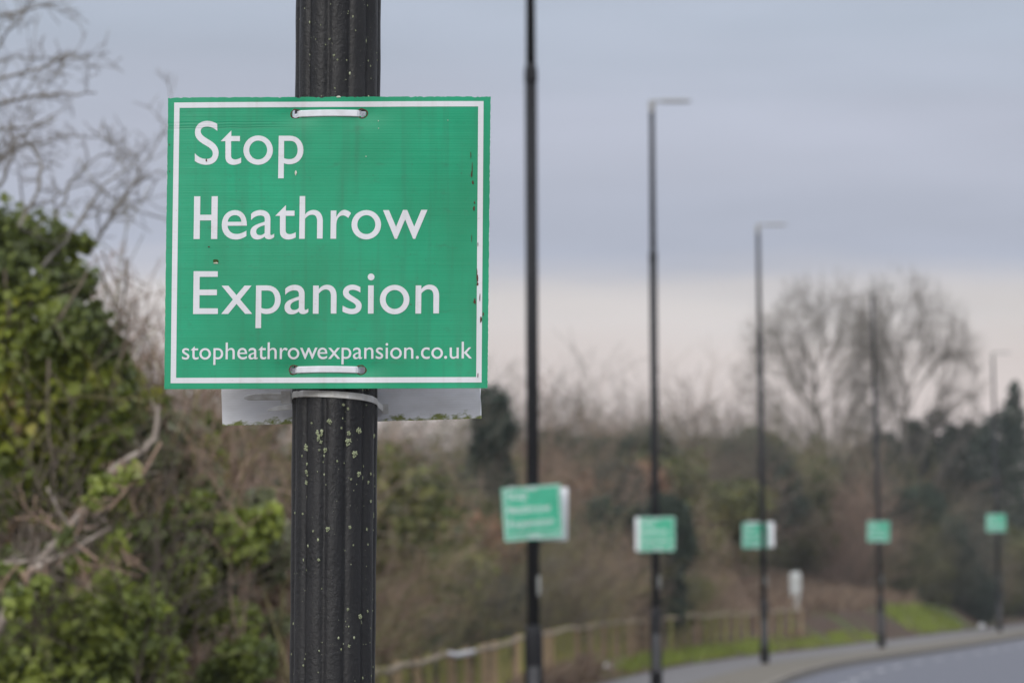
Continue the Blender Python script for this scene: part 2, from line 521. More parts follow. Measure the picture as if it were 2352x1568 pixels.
def pole_x(d):
    """smooth curve through the feet of the lamp posts (monotone cubic)"""
    i = int(np.clip(np.searchsorted(PD, d) - 1, 0, len(PD) - 2))
    m = np.gradient(PX, PD)
    h = PD[i + 1] - PD[i]; t = (d - PD[i]) / h
    return float((2 * t**3 - 3 * t**2 + 1) * PX[i] + (t**3 - 2 * t**2 + t) * h * m[i]
                 + (-2 * t**3 + 3 * t**2) * PX[i + 1] + (t**3 - t**2) * h * m[i + 1])


def sstep(x, a, b):
    t = min(1, max(0, (x - a) / (b - a)))
    return t * t * (3 - 2 * t)


def ground_z(d, off):
    """height of the open ground; the pavement is at 0 and the road at -0.12"""
    if -1.40 <= off <= 9.4:
        return -0.32
    z = 0.0
    if off < 0:
        z = 0.03 + 0.10 * sstep(-off, 1.4, 2.4)
        z += sstep(d, 128, 152) * (1 - sstep(d, 188, 215)) * (0.8 * sstep(-off, 1.45, 3.3) + 0.8 * sstep(-off, 3.6, 8.5))
        z += 0.5 * sstep(-off, 6, 14)
    return z


DS = list(np.arange(-60, 300, 2.0)) + [320, 360, 400]
OFFS = [-3000, -900, -300, -120, -60, -35, -24, -18, -14, -11, -9, -7.5, -6.2, -5.2, -4.4, -3.8, -3.3, -2.9, -2.5, -2.2, -1.9, -1.65, -1.42, -1.39,
        0, 4, 9.38, 9.42, 12, 20, 60, 300, 900, 3000]
rows = [(-3000.0, pole_x(-60))] + [(d, pole_x(d)) for d in DS] + [(1200.0, 53.5), (4000.0, 53.5)]
gv = []
for d, px in rows:
    for o in OFFS:
        z = ground_z(d, o)
        if -16 < o < -1.42 and 0 < d < 300: z += random.uniform(-0.03, 0.04)
        gv.append((px + o, d, z))
nO = len(OFFS)
gf = np.array([[j * nO + i, j * nO + i + 1, (j + 1) * nO + i + 1, (j + 1) * nO + i] for j in range(len(rows) - 1) for i in range(nO - 1)])
tag(link('ground', mesh('ground', gv, gf, M['ground'], True)), kind='structure')


def ribbon(name, o0, o1, z, mat, d0=-60, d1=400, step=2.0, thick=0.0):
    v, f = [], []
    ds = np.arange(d0, d1 + 0.01, step)
    for d in ds:
        px = pole_x(d)
        v += [(px + o0, d, z), (px + o1, d, z), (px + o1, d, z - thick), (px + o0, d, z - thick)]
    for i in range(len(ds) - 1):
        a, b = 4 * i, 4 * i + 4
        f.append((a, a + 1, b + 1, b))
        if thick:
            f += [(a + 1, a + 2, b + 2, b + 1), (a + 3, a, b, b + 3)]
    return mesh(name, v, f, mat, False)


tag(link('pavement', ribbon('pavement', -1.46, 0.10, 0.0, M['path'], thick=0.3)), kind='structure')
tag(link('dirt_verge', ribbon('dirt_verge', 0.104, 1.38, -0.004, M['strip'], thick=0.3)), kind='structure')
road = tag(link('road', ribbon('road', 1.45, 9.36, -0.12, M['road'], thick=0.2)), kind='structure')
# kerb stones along the stretch the picture shows
kerb = tag(empty('kerb', (0, 0, 0)), kind='structure')
kv, kf = box_vf(-0.065, 0.065, -0.452, 0.452, -0.3, 0.008)
kerb_me = mesh('kerb_stone', kv, kf, M['kerb'])
d = 76.0
while d < 200:
    x0, x1 = pole_x(d - 0.45), pole_x(d + 0.45)
    k = link('kerb_stone', kerb_me, kerb, (pole_x(d) + 1.448, d, random.uniform(-0.006, 0.006)))
    k.rotation_euler.z = -math.atan2(x1 - x0, 0.9)
    d += 0.915 * math.cos(math.atan2(x1 - x0, 0.9))
tag(link('kerb_line', ribbon('kerb_line', 1.384, 1.512, 0.003, M['kerb'], -60, 75.4, 1.0, thick=0.3)), kind='structure')
# worn dashes of the edge-of-carriageway line
dash_v, dash_f = [], []
d = 70.0
while d < 190:
    b = len(dash_v)
    for q in (d, d + 0.7, d + 1.4, d + 2.1):
        dash_v += [(pole_x(q) + 2.55, q, -0.116), (pole_x(q) + 2.70, q, -0.116)]
    me = mesh('road_dash', dash_v[b:], [(0, 1, 3, 2), (2, 3, 5, 4), (4, 5, 7, 6)], M['marking'])
    link('road_dash', me, road)
    d += 5.2

# ------------------------------------------------------------------ lettering
SH = 0.0098      # the print leans with its post in the traced pixels


def bez(p0, p1, p2, p3, n=7):
    return [tuple((1 - t)**3 * a + 3 * (1 - t)**2 * t * b + 3 * (1 - t) * t * t * c + t**3 * e
                  for a, b, c, e in zip(p0, p1, p2, p3)) for t in [(i + 1) / n for i in range(n)]]


def path(s):
    """'x,y x,y Cx,y x,y x,y ...': straight points and cubic curves"""
    pts, toks, i = [], s.split(), 0
    P = lambda q: tuple(float(a) for a in q.split(','))
    while i < len(toks):
        if toks[i][0] == 'C':
            pts += bez(pts[-1], P(toks[i][1:]), P(toks[i + 1]), P(toks[i + 2])); i += 3
        else:
            pts.append(P(toks[i])); i += 1
    if abs(pts[0][0] - pts[-1][0]) + abs(pts[0][1] - pts[-1][1]) < 1e-6: pts.pop()
    return pts


def ell(x0, x1, y0, y1, n=36):
    cx, cy, a, b = (x0 + x1) / 2, (y0 + y1) / 2, (x1 - x0) / 2, (y1 - y0) / 2
    return [(cx + a * math.cos(2 * math.pi * i / n), cy + b * math.sin(2 * math.pi * i / n)) for i in range(n)]


# every glyph: origin x, baseline y, unit factor, list of shapes (outline, holes...)
G = {
 'S': (90, 914, 1, [[path('528,124 C470,88 405,63 330,63 C190,63 90,150 90,285 C90,385 145,445 240,508 C330,565 443,610 443,705 C443,775 400,812 320,812 C235,812 165,785 90,697 90,852 C165,905 245,927 325,927 C465,927 558,830 558,690 C558,590 495,515 400,455 C300,392 203,345 203,268 C203,205 255,175 325,175 C400,175 470,208 531,262')]]),
 't': (598, 914, 1, [[path('806,252 598,463 690,463 690,770 C690,865 750,928 850,928 C900,928 950,915 1000,887 1000,785 C955,810 920,823 885,823 C830,823 802,795 802,745 802,463 976,463 976,362 806,362')]]),
 'o': (1043, 914, 1, [[ell(1043, 1622, 352, 928), ell(1157, 1510, 452, 824)]]),
 'p': (1729, 914, 1, [[path('1736,357 1950,357 C2110,357 2221,475 2221,640 C2221,805 2105,918 1945,918 C1905,918 1870,910 1838,897 1836,1193 1726,1193'),
                       path('1842,458 1965,458 C2060,458 2107,535 2107,640 C2107,745 2050,818 1945,818 C1905,818 1870,812 1840,797')]]),
 'H': (72, 914, 1, [[path('80,75 202,75 199,438 420,438 423,75 545,75 536,914 415,914 417,549 196,549 192,914 72,914')]]),
 'e': (624, 914, 1, [[path('1118,655 737,655 C748,752 815,817 912,817 C980,817 1045,790 1108,752 1108,858 C1040,905 970,926 900,926 C735,926 624,810 624,640 C624,465 735,348 880,348 C1030,348 1118,460 1118,655'),
                      path('741,578 1007,578 C1005,500 960,447 885,447 C805,447 750,500 741,578')]]),
 'a': (1184, 914, 1, [[path('1199,545 1197,428 C1240,375 1310,348 1385,348 C1500,348 1578,420 1578,525 1576,800 C1576,838 1585,845 1610,838 C1625,833 1640,822 1651,812 1651,882 C1620,907 1585,922 1550,922 C1505,922 1475,905 1465,870 C1425,905 1375,926 1318,926 C1240,926 1184,870 1184,785 C1184,660 1300,632 1466,576 1466,530 C1466,480 1440,455 1380,455 C1310,455 1250,485 1199,545'),
                       path('1466,645 1466,798 C1440,827 1410,842 1375,842 C1325,842 1298,810 1298,768 C1298,705 1370,668 1466,645')]]),
 'h': (2142, 909, 1, [[path('2150,70 2258,70 2258,430 C2300,375 2355,343 2425,343 C2537,343 2602,430 2605,560 2601,906 2490,906 2493,560 C2490,480 2462,436 2397,436 C2345,436 2300,460 2256,515 2252,909 2142,909')]]),
 'r': (403, 906, 1, [[path('408,352 518,352 517,480 C555,400 610,340 675,340 C720,340 765,362 805,403 750,500 C715,468 680,448 645,448 C570,448 518,515 516,640 514,906 403,906')]]),
 'w': (1430, 908, 1, [[path('1430,347 1547,347 1687,675 1823,344 1905,344 2042,672 2182,343 2302,343 2062,912 2022,912 1865,530 1705,912 1663,912')]]),
 'E': (66, 914, 1, [[path('75,75 549,78 549,187 194,187 192,436 533,436 533,547 192,547 190,802 553,804 553,914 66,914')]]),
 'x': (618, 914, 1, [[path('624,361 757,361 918,545 1075,361 1212,361 990,632 1225,914 1087,914 918,718 757,914 618,914 847,632')]]),
 'n': (54, 805, 1.125, [[path('58,315 157,315 157,378 C195,330 245,302 300,302 C405,302 465,375 467,490 464,804 366,804 367,480 C365,425 335,383 280,383 C235,383 200,405 157,455 153,806 54,806')]]),
 's': (571, 805, 1.125, [[path('880,345 C835,318 790,301 740,301 C645,301 577,360 577,435 C577,505 625,540 690,578 C745,612 803,635 803,675 C803,705 780,724 735,724 C690,724 640,705 571,665 571,770 C630,800 685,814 740,814 C840,814 903,755 903,668 C903,605 855,570 795,532 C735,495 677,465 677,432 C677,405 705,390 745,390 C790,390 835,408 880,438')]]),
 'i': (1012, 803, 1.125, [[path('1015,311 1113,311 1110,803 1012,803')], [ell(1007, 1125, 105, 224, 24)]]),
 '.': (963, 440, 2.129, [[ell(963, 1035, 374, 446, 20)]]),
 'c': (1084, 438, 2.129, [[path('1286,185 1284,247 C1262,230 1240,222 1212,222 C1168,222 1138,258 1138,310 C1138,362 1168,395 1220,395 C1245,395 1268,388 1290,377 1289,430 C1262,442 1238,447 1210,447 C1135,447 1084,390 1084,312 C1084,230 1140,173 1212,173 C1240,173 1265,177 1286,185')]]),
 'u': (1758, 438, 2.129, [[path('1758,178 1811,178 1811,345 C1811,380 1825,400 1852,400 C1880,400 1902,388 1920,370 1920,178 1973,178 1971,436 1918,436 1918,412 C1895,432 1868,443 1840,443 C1790,443 1758,405 1758,345')]]),
 'k': (2038, 438, 2.129, [[path('2041,42 2093,42 2093,296 2206,176 2264,174 2160,300 2282,436 2216,436 2093,305 2092,436 2038,436')]]),
}
SIGN_D = 9.905                                   # world depth of the near board's face
MPP = (SIGN_D * cP + 0.62 * sP) / (FPX * 4096 / 2352)   # metres on the board per pixel of the photograph
CX, CY = 1310.45, 970.1                          # board centre, photograph pixels
BW, BH = 1291.6 * MPP, 1168.65 * MPP             # board size
SHX, SHZ = 11.9 / 1168.65, 3.85 / 1291.6         # lean of its sides, slope of its edges


def board_uv(px, py):
    x, z = (px - CX) * MPP, -(py - CY) * MPP
    det = 1 - SHX * SHZ
    return (x - SHX * z) / det, (z - SHZ * x) / det


TIES = [(905 / 1.0, 0)]
SLOTS = [board_uv(620 + 945 / 1.68, 340 + 193 / 1.68), board_uv(620 + 1392 / 1.68, 340 + 190 / 1.68),
         board_uv(620 + 936 / 1.68, 1000 + 806 / 1.68), board_uv(620 + 1386 / 1.68, 1000 + 806 / 1.68)]
TEAR = board_uv(620 + 408 / 1.68, 1000 + 82 / 1.68)


def warp(u, v):
    """how far the tired board bows towards (-) or away from (+) the camera"""
    y = -0.004 * math.cos(u * 5.2) + 0.0022 * math.sin(v * 9 + u * 4)
    for su, sv in SLOTS:
        y += 0.0030 * math.exp(-((u - su) ** 2 / 0.0016 + (v - sv) ** 2 / 0.0005))
    y += 0.003 * sstep(abs(u), 0.2, 0.3) * (v * 3)
    return y


def board_point(u, v, lift=0.0):
    return (u + SHX * v, warp(u, v) - lift, v + SHZ * u)


def glyph_shapes(ch):
    x0, base, k, shapes = G[ch]
    s = k / 4.9 * MPP
    return [[[((x - x0 + (y - base) * SH) * s, (base - y) * s) for x, y in c] for c in sh] for sh in shapes]


def glyph_vf(ch, px, py, scale):
    u0, v0 = board_uv(px, py)
    V, F = [], []
    for sh in glyph_shapes(ch):
        cs = [[Vector((u0 + x * scale, v0 + y * scale, 0)) for x, y in c] for c in sh]
        b = len(V)
        flat = [p for c in cs for p in c]
        for tri in tessellate_polygon(cs):
            a, bb, c = (flat[i] for i in tri)
            n = (bb - a).cross(c - a).z
            F.append(tuple(b + i for i in (tri if n > 0 else tri[::-1])))
        V += [board_point(p.x, p.y, 0.0007) for p in flat]
    return V, F


LINES = [('Stop', 1.0, 656.5, 0.0, [778.4, 882.0, 972.9, 1112.9]),
         ('Heathrow', 1.0, 956.7, -0.0020, [774.7, 887.3, 1001.6, 1101.2, 1197.1, 1322.2, 1406.1, 1531.8]),
         ('Expansion', 1.0, 1256.5, -0.0022, [773.5, 886.1, 1023.7, 1139.0, 1252.4, 1371.1, 1472.3, 1519.9, 1662.0]),
         ('stopheathrowexpansion.co.uk', 0.3914, 1437.7, -0.0030,
          [729.4, 763.9, 799.1, 854.9, 903.7, 950.6, 995.2, 1034.3, 1071.5, 1120.1, 1152.4, 1201.5, 1270.9, 1313.6, 1367.0, 1412.6, 1457.5,
           1503.7, 1543.4, 1561.6, 1617.0, 1663.8, 1684.4, 1725.9, 1776.7, 1799.0, 1846.6])]
letter_meshes = []
for text, sc, base, slope, xs in LINES:
    for ch, px in zip(text, xs):
        V, F = glyph_vf(ch, px, base + slope * (px - xs[0]), sc)
        letter_meshes.append(mesh('letter', V, F, M['sign_white']))
# all the lettering as one mesh, for boards too far off to tell letters apart
lv, lf = [], []
for me in letter_meshes:
    b = len(lv)
    lv += [tuple(v.co) for v in me.vertices]
    lf += [tuple(b + i for i in p.vertices) for p in me.polygons]
lettering_me = mesh('lettering', lv, lf, M['sign_white'])


def border_mesh():
    o = [(695, 408.5), (1934.3, 403.1), (1926.5, 1529.8), (684.3, 1532.7)]
    ob = [board_uv(*p) for p in o]
    w = 21.6 * MPP
    ib = [(ob[0][0] + w, ob[0][1] - w), (ob[1][0] - w, ob[1][1] - w), (ob[2][0] - w, ob[2][1] + w), (ob[3][0] + w, ob[3][1] + w)]
    V, F, n = [], [], 40
    for k in range(4):
        for i in range(n + 1):
            t = i / n
            for q in (ob, ib):
                a, b = q[k], q[(k + 1) % 4]
                V.append(board_point(a[0] + (b[0] - a[0]) * t, a[1] + (b[1] - a[1]) * t, 0.0005))
        s = k * 2 * (n + 1)
        F += [(s + 2 * i, s + 2 * i + 1, s + 2 * i + 3, s + 2 * i + 2) for i in range(n)]
    return mesh('border_line', V, F, M['sign_white'])


border_me = border_mesh()


def board_mesh(name, nx, nz, holes, mats):
    """corrugated board: printed face, fluted rim, pale back"""
    V, F, mi = [], [], []
    us = [(-0.5 + i / nx) * BW for i in range(nx + 1)]
    zs = [(-0.5 + j / nz) * BH for j in range(nz + 1)]
    keep = {}
    for j in range(nz):
        for i in range(nx):
            cu, cv = (us[i] + us[i + 1]) / 2, (zs[j] + zs[j + 1]) / 2
            keep[i, j] = not any(((cu - hu) / a) ** 2 + ((cv - hv) / b) ** 2 < 1 for hu, hv, a, b in holes)
    nick = {}
    for i in range(nx + 1):
        nick[i] = -abs(random.gauss(0, 0.0006)) - (0.0016 if random.random() < 0.06 else 0)
    idx = {}

    def vid(i, j, side):
        if (i, j, side) not in idx:
            u, v = us[i], zs[j]
            if j == nz: v += nick[i]
            if i in (0, nx): u += random.uniform(-0.0004, 0.0004)
            x, y, z = board_point(u, v)
            V.append((x, y + (0.004 if side else 0), z))
            idx[i, j, side] = len(V) - 1
        return idx[i, j, side]
    for (i, j), k in keep.items():
        if not k: continue
        F.append((vid(i, j, 0), vid(i + 1, j, 0), vid(i + 1, j + 1, 0), vid(i, j + 1, 0))); mi.append(0)
        F.append((vid(i, j, 1), vid(i, j + 1, 1), vid(i + 1, j + 1, 1), vid(i + 1, j, 1))); mi.append(1)
        for (di, dj), (a, b) in {(-1, 0): ((i, j + 1), (i, j)), (1, 0): ((i + 1, j), (i + 1, j + 1)),
                                 (0, -1): ((i, j), (i + 1, j)), (0, 1): ((i + 1, j + 1), (i, j + 1))}.items():
            if not keep.get((i + di, j + dj), False):
                F.append((vid(*a, 0), vid(*a, 1), vid(*b, 1), vid(*b, 0))); mi.append(1)
    me = mesh(name, V, F, mats)
    me.polygons.foreach_set('material_index', mi)
    return me


near_board_me = board_mesh('board', 150, 136, [(u, v, 0.0078, 0.0072) for u, v in SLOTS] ,
                           [M['sign_green'], M['board_back']])
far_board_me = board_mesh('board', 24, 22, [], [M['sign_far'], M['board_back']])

# ------------------------------------------------------------------ the near lamp post
POLE_R = 0.0785
POLE_D = 10.0
p_low, p_top = at(763.5, 1568, POLE_D), at(777.5, 0, POLE_D)
axis = (p_top - p_low).normalized()


def axis_at(z):
    return p_low + axis * ((z - p_low.z) / axis.z)


lean = math.atan2(axis.x, axis.z)
foot = axis_at(0.0)
post = empty('lamp_post', foot, 'black fluted lamp post flecked with lichen, carrying the large sharp sign', 'lamp post')
post.rotation_euler = (0, lean, 0)
# fluted shaft: shallow rounded channels with a thick skin of old paint
FL = 12
flute0 = R(-90 - 12)


def flute_r(t):
    a = ((t - flute0) * FL / (2 * math.pi)) % 1.0
    a = min(a, 1 - a)                      # 0 in the middle of a channel
    return 1 - 0.050 * (math.exp(-(a / 0.13) ** 2)) - 0.012 * math.cos(2 * math.pi * a)


prof = [(0.0785 if z < 4.5 else 0.0785 - (z - 4.5) * 0.004, z) for z in np.linspace(0.62, 6.2, 280)]
sv, sf = [], []
NS = 168
for r, z in prof:
    for i in range(NS):
        t = 2 * math.pi * i / NS
        rr = r * flute_r(t) + 0.0004 * math.sin(z * 37 + 5 * math.cos(t * 3)) + random.uniform(-0.00012, 0.00012)
        sv.append((rr * math.cos(t), rr * math.sin(t), z))
ii, jj = np.meshgrid(np.arange(NS), np.arange(len(prof) - 1))
sf = np.stack([jj * NS + ii, jj * NS + (ii + 1) % NS, (jj + 1) * NS + (ii + 1) % NS, (jj + 1) * NS + ii], -1).reshape(-1, 4)
shaft = link('shaft', mesh('shaft', sv, sf, M['pole'], True), post)
link('base', mesh('base', *lathe_vf([(0.16, -0.3), (0.16, 0.06), (0.135, 0.10), (0.12, 0.14), (0.12, 0.5), (0.105, 0.56), (0.09, 0.60), (0.082, 0.66)], 32), M['pole'], True), post)
link('upper_shaft', mesh('upper_shaft', *lathe_vf([(0.078, 6.16), (0.080, 6.2), (0.080, 6.26), (0.058, 6.32), (0.042, 9.32)], 24), M['pole'], True), post)


def lamp_head(parent, h):
    """flat side-entry lantern pointing to the road (+X)"""
    prof = [(-0.05, 0.030, 0.022), (0.02, 0.045, 0.030), (0.10, 0.070, 0.032), (0.18, 0.125, 0.040), (0.40, 0.135, 0.042), (0.58, 0.120, 0.034), (0.62, 0.095, 0.022)]
    V, F = [], []
    for x, w, t in prof:
        t *= 0.75
        V += [(x, -w, h), (x, w, h), (x, w * 0.93, h + t), (x, 0, h + t * 1.5), (x, -w * 0.93, h + t)]
    n = len(prof)
    for i in range(n - 1):
        for k in range(5):
            a, b = i * 5 + k, i * 5 + (k + 1) % 5
            F.append((a, a + 5, b + 5, b))
    F += [(0, 1, 2, 3, 4), tuple((n - 1) * 5 + k for k in (4, 3, 2, 1, 0))]
    head = link('lantern', mesh('lantern', V, F, M['lamp_grey']), parent)
    gv, gf = box_vf(0.2, 0.56, -0.095, 0.095, h - 0.008, h - 0.001)
    link('lens', mesh('lens', gv, gf, M['lamp_glass']), head)
    link('spigot', mesh('spigot', *lathe_vf([(0.044, h - 0.16), (0.046, h - 0.14), (0.046, h + 0.005), (0.03, h + 0.03)], 16), M['lamp_grey']), parent)


lamp_head(post, 9.36)


def lichen_variant():
    V, F = [], []
    for _ in range(26):
        a, rr = random.uniform(0, 6.283), math.sqrt(random.random()) * 0.8
        cx, cz, s = rr * math.cos(a), rr * math.sin(a) * 1.15, random.uniform(0.14, 0.3)
        b = len(V)
        V.append((cx, -random.uniform(0.10, 0.28), cz))
        n = 7
        for i in range(n):
            t = 6.283 * i / n
            q = s * random.uniform(0.6, 1.2)
            V.append((cx + q * math.cos(t), random.uniform(-0.02, 0.04), cz + q * math.sin(t)))
        F += [(b, b + 1 + i, b + 1 + (i + 1) % n) for i in range(n)]
    return mesh('lichen_patch', V, F, M['lichen'])


lich = [lichen_variant() for _ in range(5)]


def stick_lichen(xc, yc, size_px, sz=1.0):
    """xc, yc: photograph pixels; the patch clings to the shaft there"""
    x, y = xc / 1.7415, yc / 1.7415
    p = at(x, y, POLE_D - 0.06)
    c = axis_at(p.z)
    dx = max(-0.0768, min(0.0768, p.x - c.x))
    t = math.atan2(-math.sqrt(max(0, POLE_R ** 2 - dx * dx)), dx)
    rr = POLE_R * flute_r(t) + 0.0014
    zl = (p.z - foot.z) / axis.z
    o = link('lichen_patch', random.choice(lich), post, (rr * math.cos(t), rr * math.sin(t), zl))
    s = size_px * MPP * 0.54
    o.scale = (s, 1.1 * s, s * sz)
    o.rotation_euler = (0, 0, t + math.pi / 2)
    return o


# main patches, traced: crop pixel x, y, size (crop scale 1.2733, origin 1100, 1500)
for cx, cy, s in [(278, 236, 28), (229, 300, 44), (222, 326, 20), (236, 342, 18), (424, 281, 34), (378, 297, 24), (375, 338, 40), (497, 305, 22), (153, 370, 36),
                  (254, 382, 26), (228, 383, 12), (403, 400, 36), (424, 501, 28), (152, 493, 22), (154, 548, 22), (164, 512, 12), (472, 542, 18), (518, 588, 16),
                  (522, 711, 30), (482, 640, 18), (269, 783, 26), (382, 774, 18), (467, 783, 16), (224, 940, 18), (372, 1190, 16), (432, 1228, 26), (378, 1377, 16),
                  (93, 1266, 14), (139, 706, 14), (156, 452, 16), (318, 439, 12), (138, 1478, 14), (468, 1200, 14), (452, 1540, 14), (103, 702, 12), (482, 500, 16),
                  (350, 152, 16), (375, 172, 16), (340, 270, 12), (190, 245, 12), (387, 530, 12), (398, 864, 10), (470, 860, 12), (198, 795, 12), (145, 1445, 10)]:
    stick_lichen(1100 + cx / 1.2733, 1500 + cy / 1.2733, s / 1.2733)
# the stretch above the board
for cx, cy, s in [(757, 92, 8), (768, 130, 10), (776, 140, 8), (748, 105, 6), (848, 138, 8), (851, 150, 8), (770, 205, 7), (727, 92, 5), (738, 60, 5), (800, 33, 5), (862, 118, 5), (760, 12, 5), (795, 185, 5)]:
    stick_lichen(cx * 1.7415, cy * 1.7415, s * 1.0)
# specks too small to count
V, F = [], []
for _ in range(190):
    t = R(random.choice([-90 + random.uniform(-85, 85), -12 - 30 * random.randint(0, 5) + random.gauss(0, 3)]))
    z = random.uniform(1.4, 2.95)
    rr = POLE_R * flute_r(t) + 0.0001
    s = abs(random.gauss(0, 0.0012)) + 0.0006
    b = len(V)
    for i in range(5):
        a = 6.283 * i / 5
        tt = t + s * math.cos(a) / POLE_R * random.uniform(0.6, 1.2)
        V.append((rr * math.cos(tt), rr * math.sin(tt), z + s * math.sin(a) * 1.4))
    V.append(((rr + 0.0012) * math.cos(t), (rr + 0.0012) * math.sin(t), z))
    F += [(b + 5, b + i, b + (i + 1) % 5) for i in range(5)]
tag(link('lichen_specks', mesh('lichen_specks', V, F, M['lichen']), post), kind='stuff')

# ------------------------------------------------------------------ the near board
bp = at(CX / 1.7415, CY / 1.7415, SIGN_D)
sign = empty('protest_sign', bp, 'large sharp green sign with white lettering tied to the fluted post', 'sign')
link('board', near_board_me, sign)
link('border_line', border_me, sign)
for me in letter_meshes:
    link('letter', me, sign)


def blob_mesh(name, u, v, w, h, mat, lift=0.0012, n=9, rough=0.35):
    pts = []
    for i in range(n):
        a = 6.283 * i / n
        q = random.uniform(1 - rough, 1 + rough)
        pts.append(board_point(u + math.cos(a) * w * q, v + math.sin(a) * h * q, lift))
    c = board_point(u, v, lift + 0.0004)
    return mesh(name, pts + [c], [(n, i, (i + 1) % n) for i in range(n)], mat)


# mud runs beside the right-hand border, a spot in the S, a chip under the p
for crop, x, y, w, h in [(1, 2122, 470, 2, 30), (1, 2131, 560, 2.5, 45), (1, 2126, 600, 3, 22), (1, 2135, 655, 7, 15), (1, 2147, 790, 5, 9), (1, 2143, 828, 6, 14), (1, 2128, 1030, 2, 30),
                         (1, 2170, 1070, 2, 14), (2, 2163, 150, 3, 25), (2, 2166, 190, 5, 30), (2, 2168, 228, 7, 13), (2, 2148, 345, 8, 18), (2, 2183, 320, 3, 26), (2, 2205, 432, 4, 14),
                         (2, 2190, 465, 7, 22), (2, 2170, 845, 3, 18), (1, 345, 506, 5, 11), (1, 362, 1088, 8, 4), (1, 95, 400, 4, 6), (1, 97, 580, 3, 5), (2, 1720, 367, 3, 3)]:
    oy = 340 if crop == 1 else 1000
    u, v = board_uv(620 + x / 1.68, oy + y / 1.68)
    link('mud_run', blob_mesh('mud_run', u, v, w / 1.68 * MPP, h / 1.68 * MPP, M['mud']), sign)
for x, y, w, h in [(945, 592, 8, 15), (1232, 78, 16, 6), (1500, 240, 3, 3), (1418, 480, 4, 3), (1502, 290, 3, 3), (1968, 236, 3, 2)]:
    u, v = board_uv(620 + x / 1.68, 340 + y / 1.68)
    link('bare_chip', blob_mesh('bare_chip', u, v, w / 1.68 * MPP, h / 1.68 * MPP, M['chip']), sign)
link('torn_nick', blob_mesh('torn_nick', TEAR[0], TEAR[1] + 0.0014, 0.0055, 0.0030, M['nick'], 0.0008), sign)
link('bare_chip', blob_mesh('bare_chip', TEAR[0] + 0.0006, TEAR[1] - 0.0018, 0.0042, 0.0014, M['chip'], 0.0014), sign)
# torn grey lips of the tie slots
for su, sv_ in SLOTS:
    V, F = [], []
    n = 14
    for i in range(n):
        a = 6.283 * i / n
        for q in (random.uniform(1.0, 1.08), random.uniform(1.2, 1.42)):
            V.append(board_point(su + 0.0078 * q * math.cos(a), sv_ + 0.0072 * q * math.sin(a), 0.0009 if q < 1.1 else 0.0002))
    F = [(2 * i, 2 * i + 1, (2 * i + 3) % (2 * n), (2 * i + 2) % (2 * n)) for i in range(n)]
    link('slot_rim', mesh('slot_rim', V, F, M['mud']), sign)


def strap_mesh(name, pts, nrms, width, thick, mat, side=None):
    """flat strap along pts; nrms point out of its face; width lies across"""
    V, F = [], []
    n = len(pts)
    for i, (p, q) in enumerate(zip(pts, nrms)):
        p, q = Vector(p), Vector(q).normalized()
        tdir = (Vector(pts[min(i + 1, n - 1)]) - Vector(pts[max(i - 1, 0)])).normalized()
        w = q.cross(tdir).normalized() * (width[i] if isinstance(width, list) else width) * 0.5
        t = q * thick * 0.5
        V += [p - w * 0.8 + t, p + w * 0.8 + t, p + w + t * 0.1, p + w * 0.8 - t, p - w * 0.8 - t, p - w + t * 0.1]
    for i in range(n - 1):
        for k in range(6):
            a, b = 6 * i + k, 6 * i + (k + 1) % 6
            F.append((a, b, b + 6, a + 6))
    F += [(5, 4, 3, 2, 1, 0), tuple(6 * (n - 1) + k for k in range(6))]
    return mesh(name, V, F, mat, False)


def front_tie(slot_a, slot_b, label):
    """tie that crosses the board's face between two slots and runs round the back of the post"""
    pa, pb = (Vector(board_point(s[0], s[1])) + bp for s in (slot_a, slot_b))
    c = axis_at((pa.z + pb.z) / 2)
    pts, nr = [], []
    wob = [0, 0.4, 1, 1]
    # into the slot, across the face, out through the other slot
    pts.append(pa + Vector((0.002, 0.022, 0))); nr.append((-1, -0.2, 0))
    pts.append(pa + Vector((0.003, 0.008, 0))); nr.append((-1, -0.3, 0))
    pts.append(pa + Vector((0.006, -0.0005, 0))); nr.append((-0.7, -0.7, 0))
    for i in range(7):
        t = 0.08 + 0.84 * (i / 6)
        p = pa.lerp(pb, t)
        pts.append(p + Vector((0, -0.0030 - 0.0012 * math.sin(t * math.pi), 0.0012 * math.sin(t * math.pi)))); nr.append((0, -1, 0))
    pts.append(pb + Vector((-0.006, -0.0005, 0))); nr.append((0.7, -0.7, 0))
    pts.append(pb + Vector((-0.003, 0.008, 0))); nr.append((1, -0.3, 0))
    pts.append(pb + Vector((-0.002, 0.022, 0))); nr.append((1, -0.2, 0))
    for i in range(13):
        a = R(-35 + 250 * i / 12)
        q = Vector((math.cos(a), math.sin(a), 0))
        pts.append(Vector((c.x, c.y, pb.z + (pa.z - pb.z) * i / 12)) + q * (POLE_R + 0.0025)); nr.append(q)
    pts.append(pts[0].copy()); nr.append((-1, -0.2, 0))
    o = empty('cable_tie', c, label, 'cable tie', 'cable ties across the green board')
    me = strap_mesh('strap', [p - c for p in pts], nr, 0.0122, 0.0018, M['nylon'])
    link('strap', me, o)
    hv, hf = box_vf(-0.009, 0.009, -0.006, 0.006, -0.007, 0.007)
    link('head', mesh('head', hv, hf, M['nylon']), o, (-0.02, POLE_R + 0.008, pa.z - c.z))


front_tie(SLOTS[0], SLOTS[1], 'white cable tie across the green sign above the word Stop')
front_tie(SLOTS[2], SLOTS[3], 'white cable tie across the green sign under the web address')

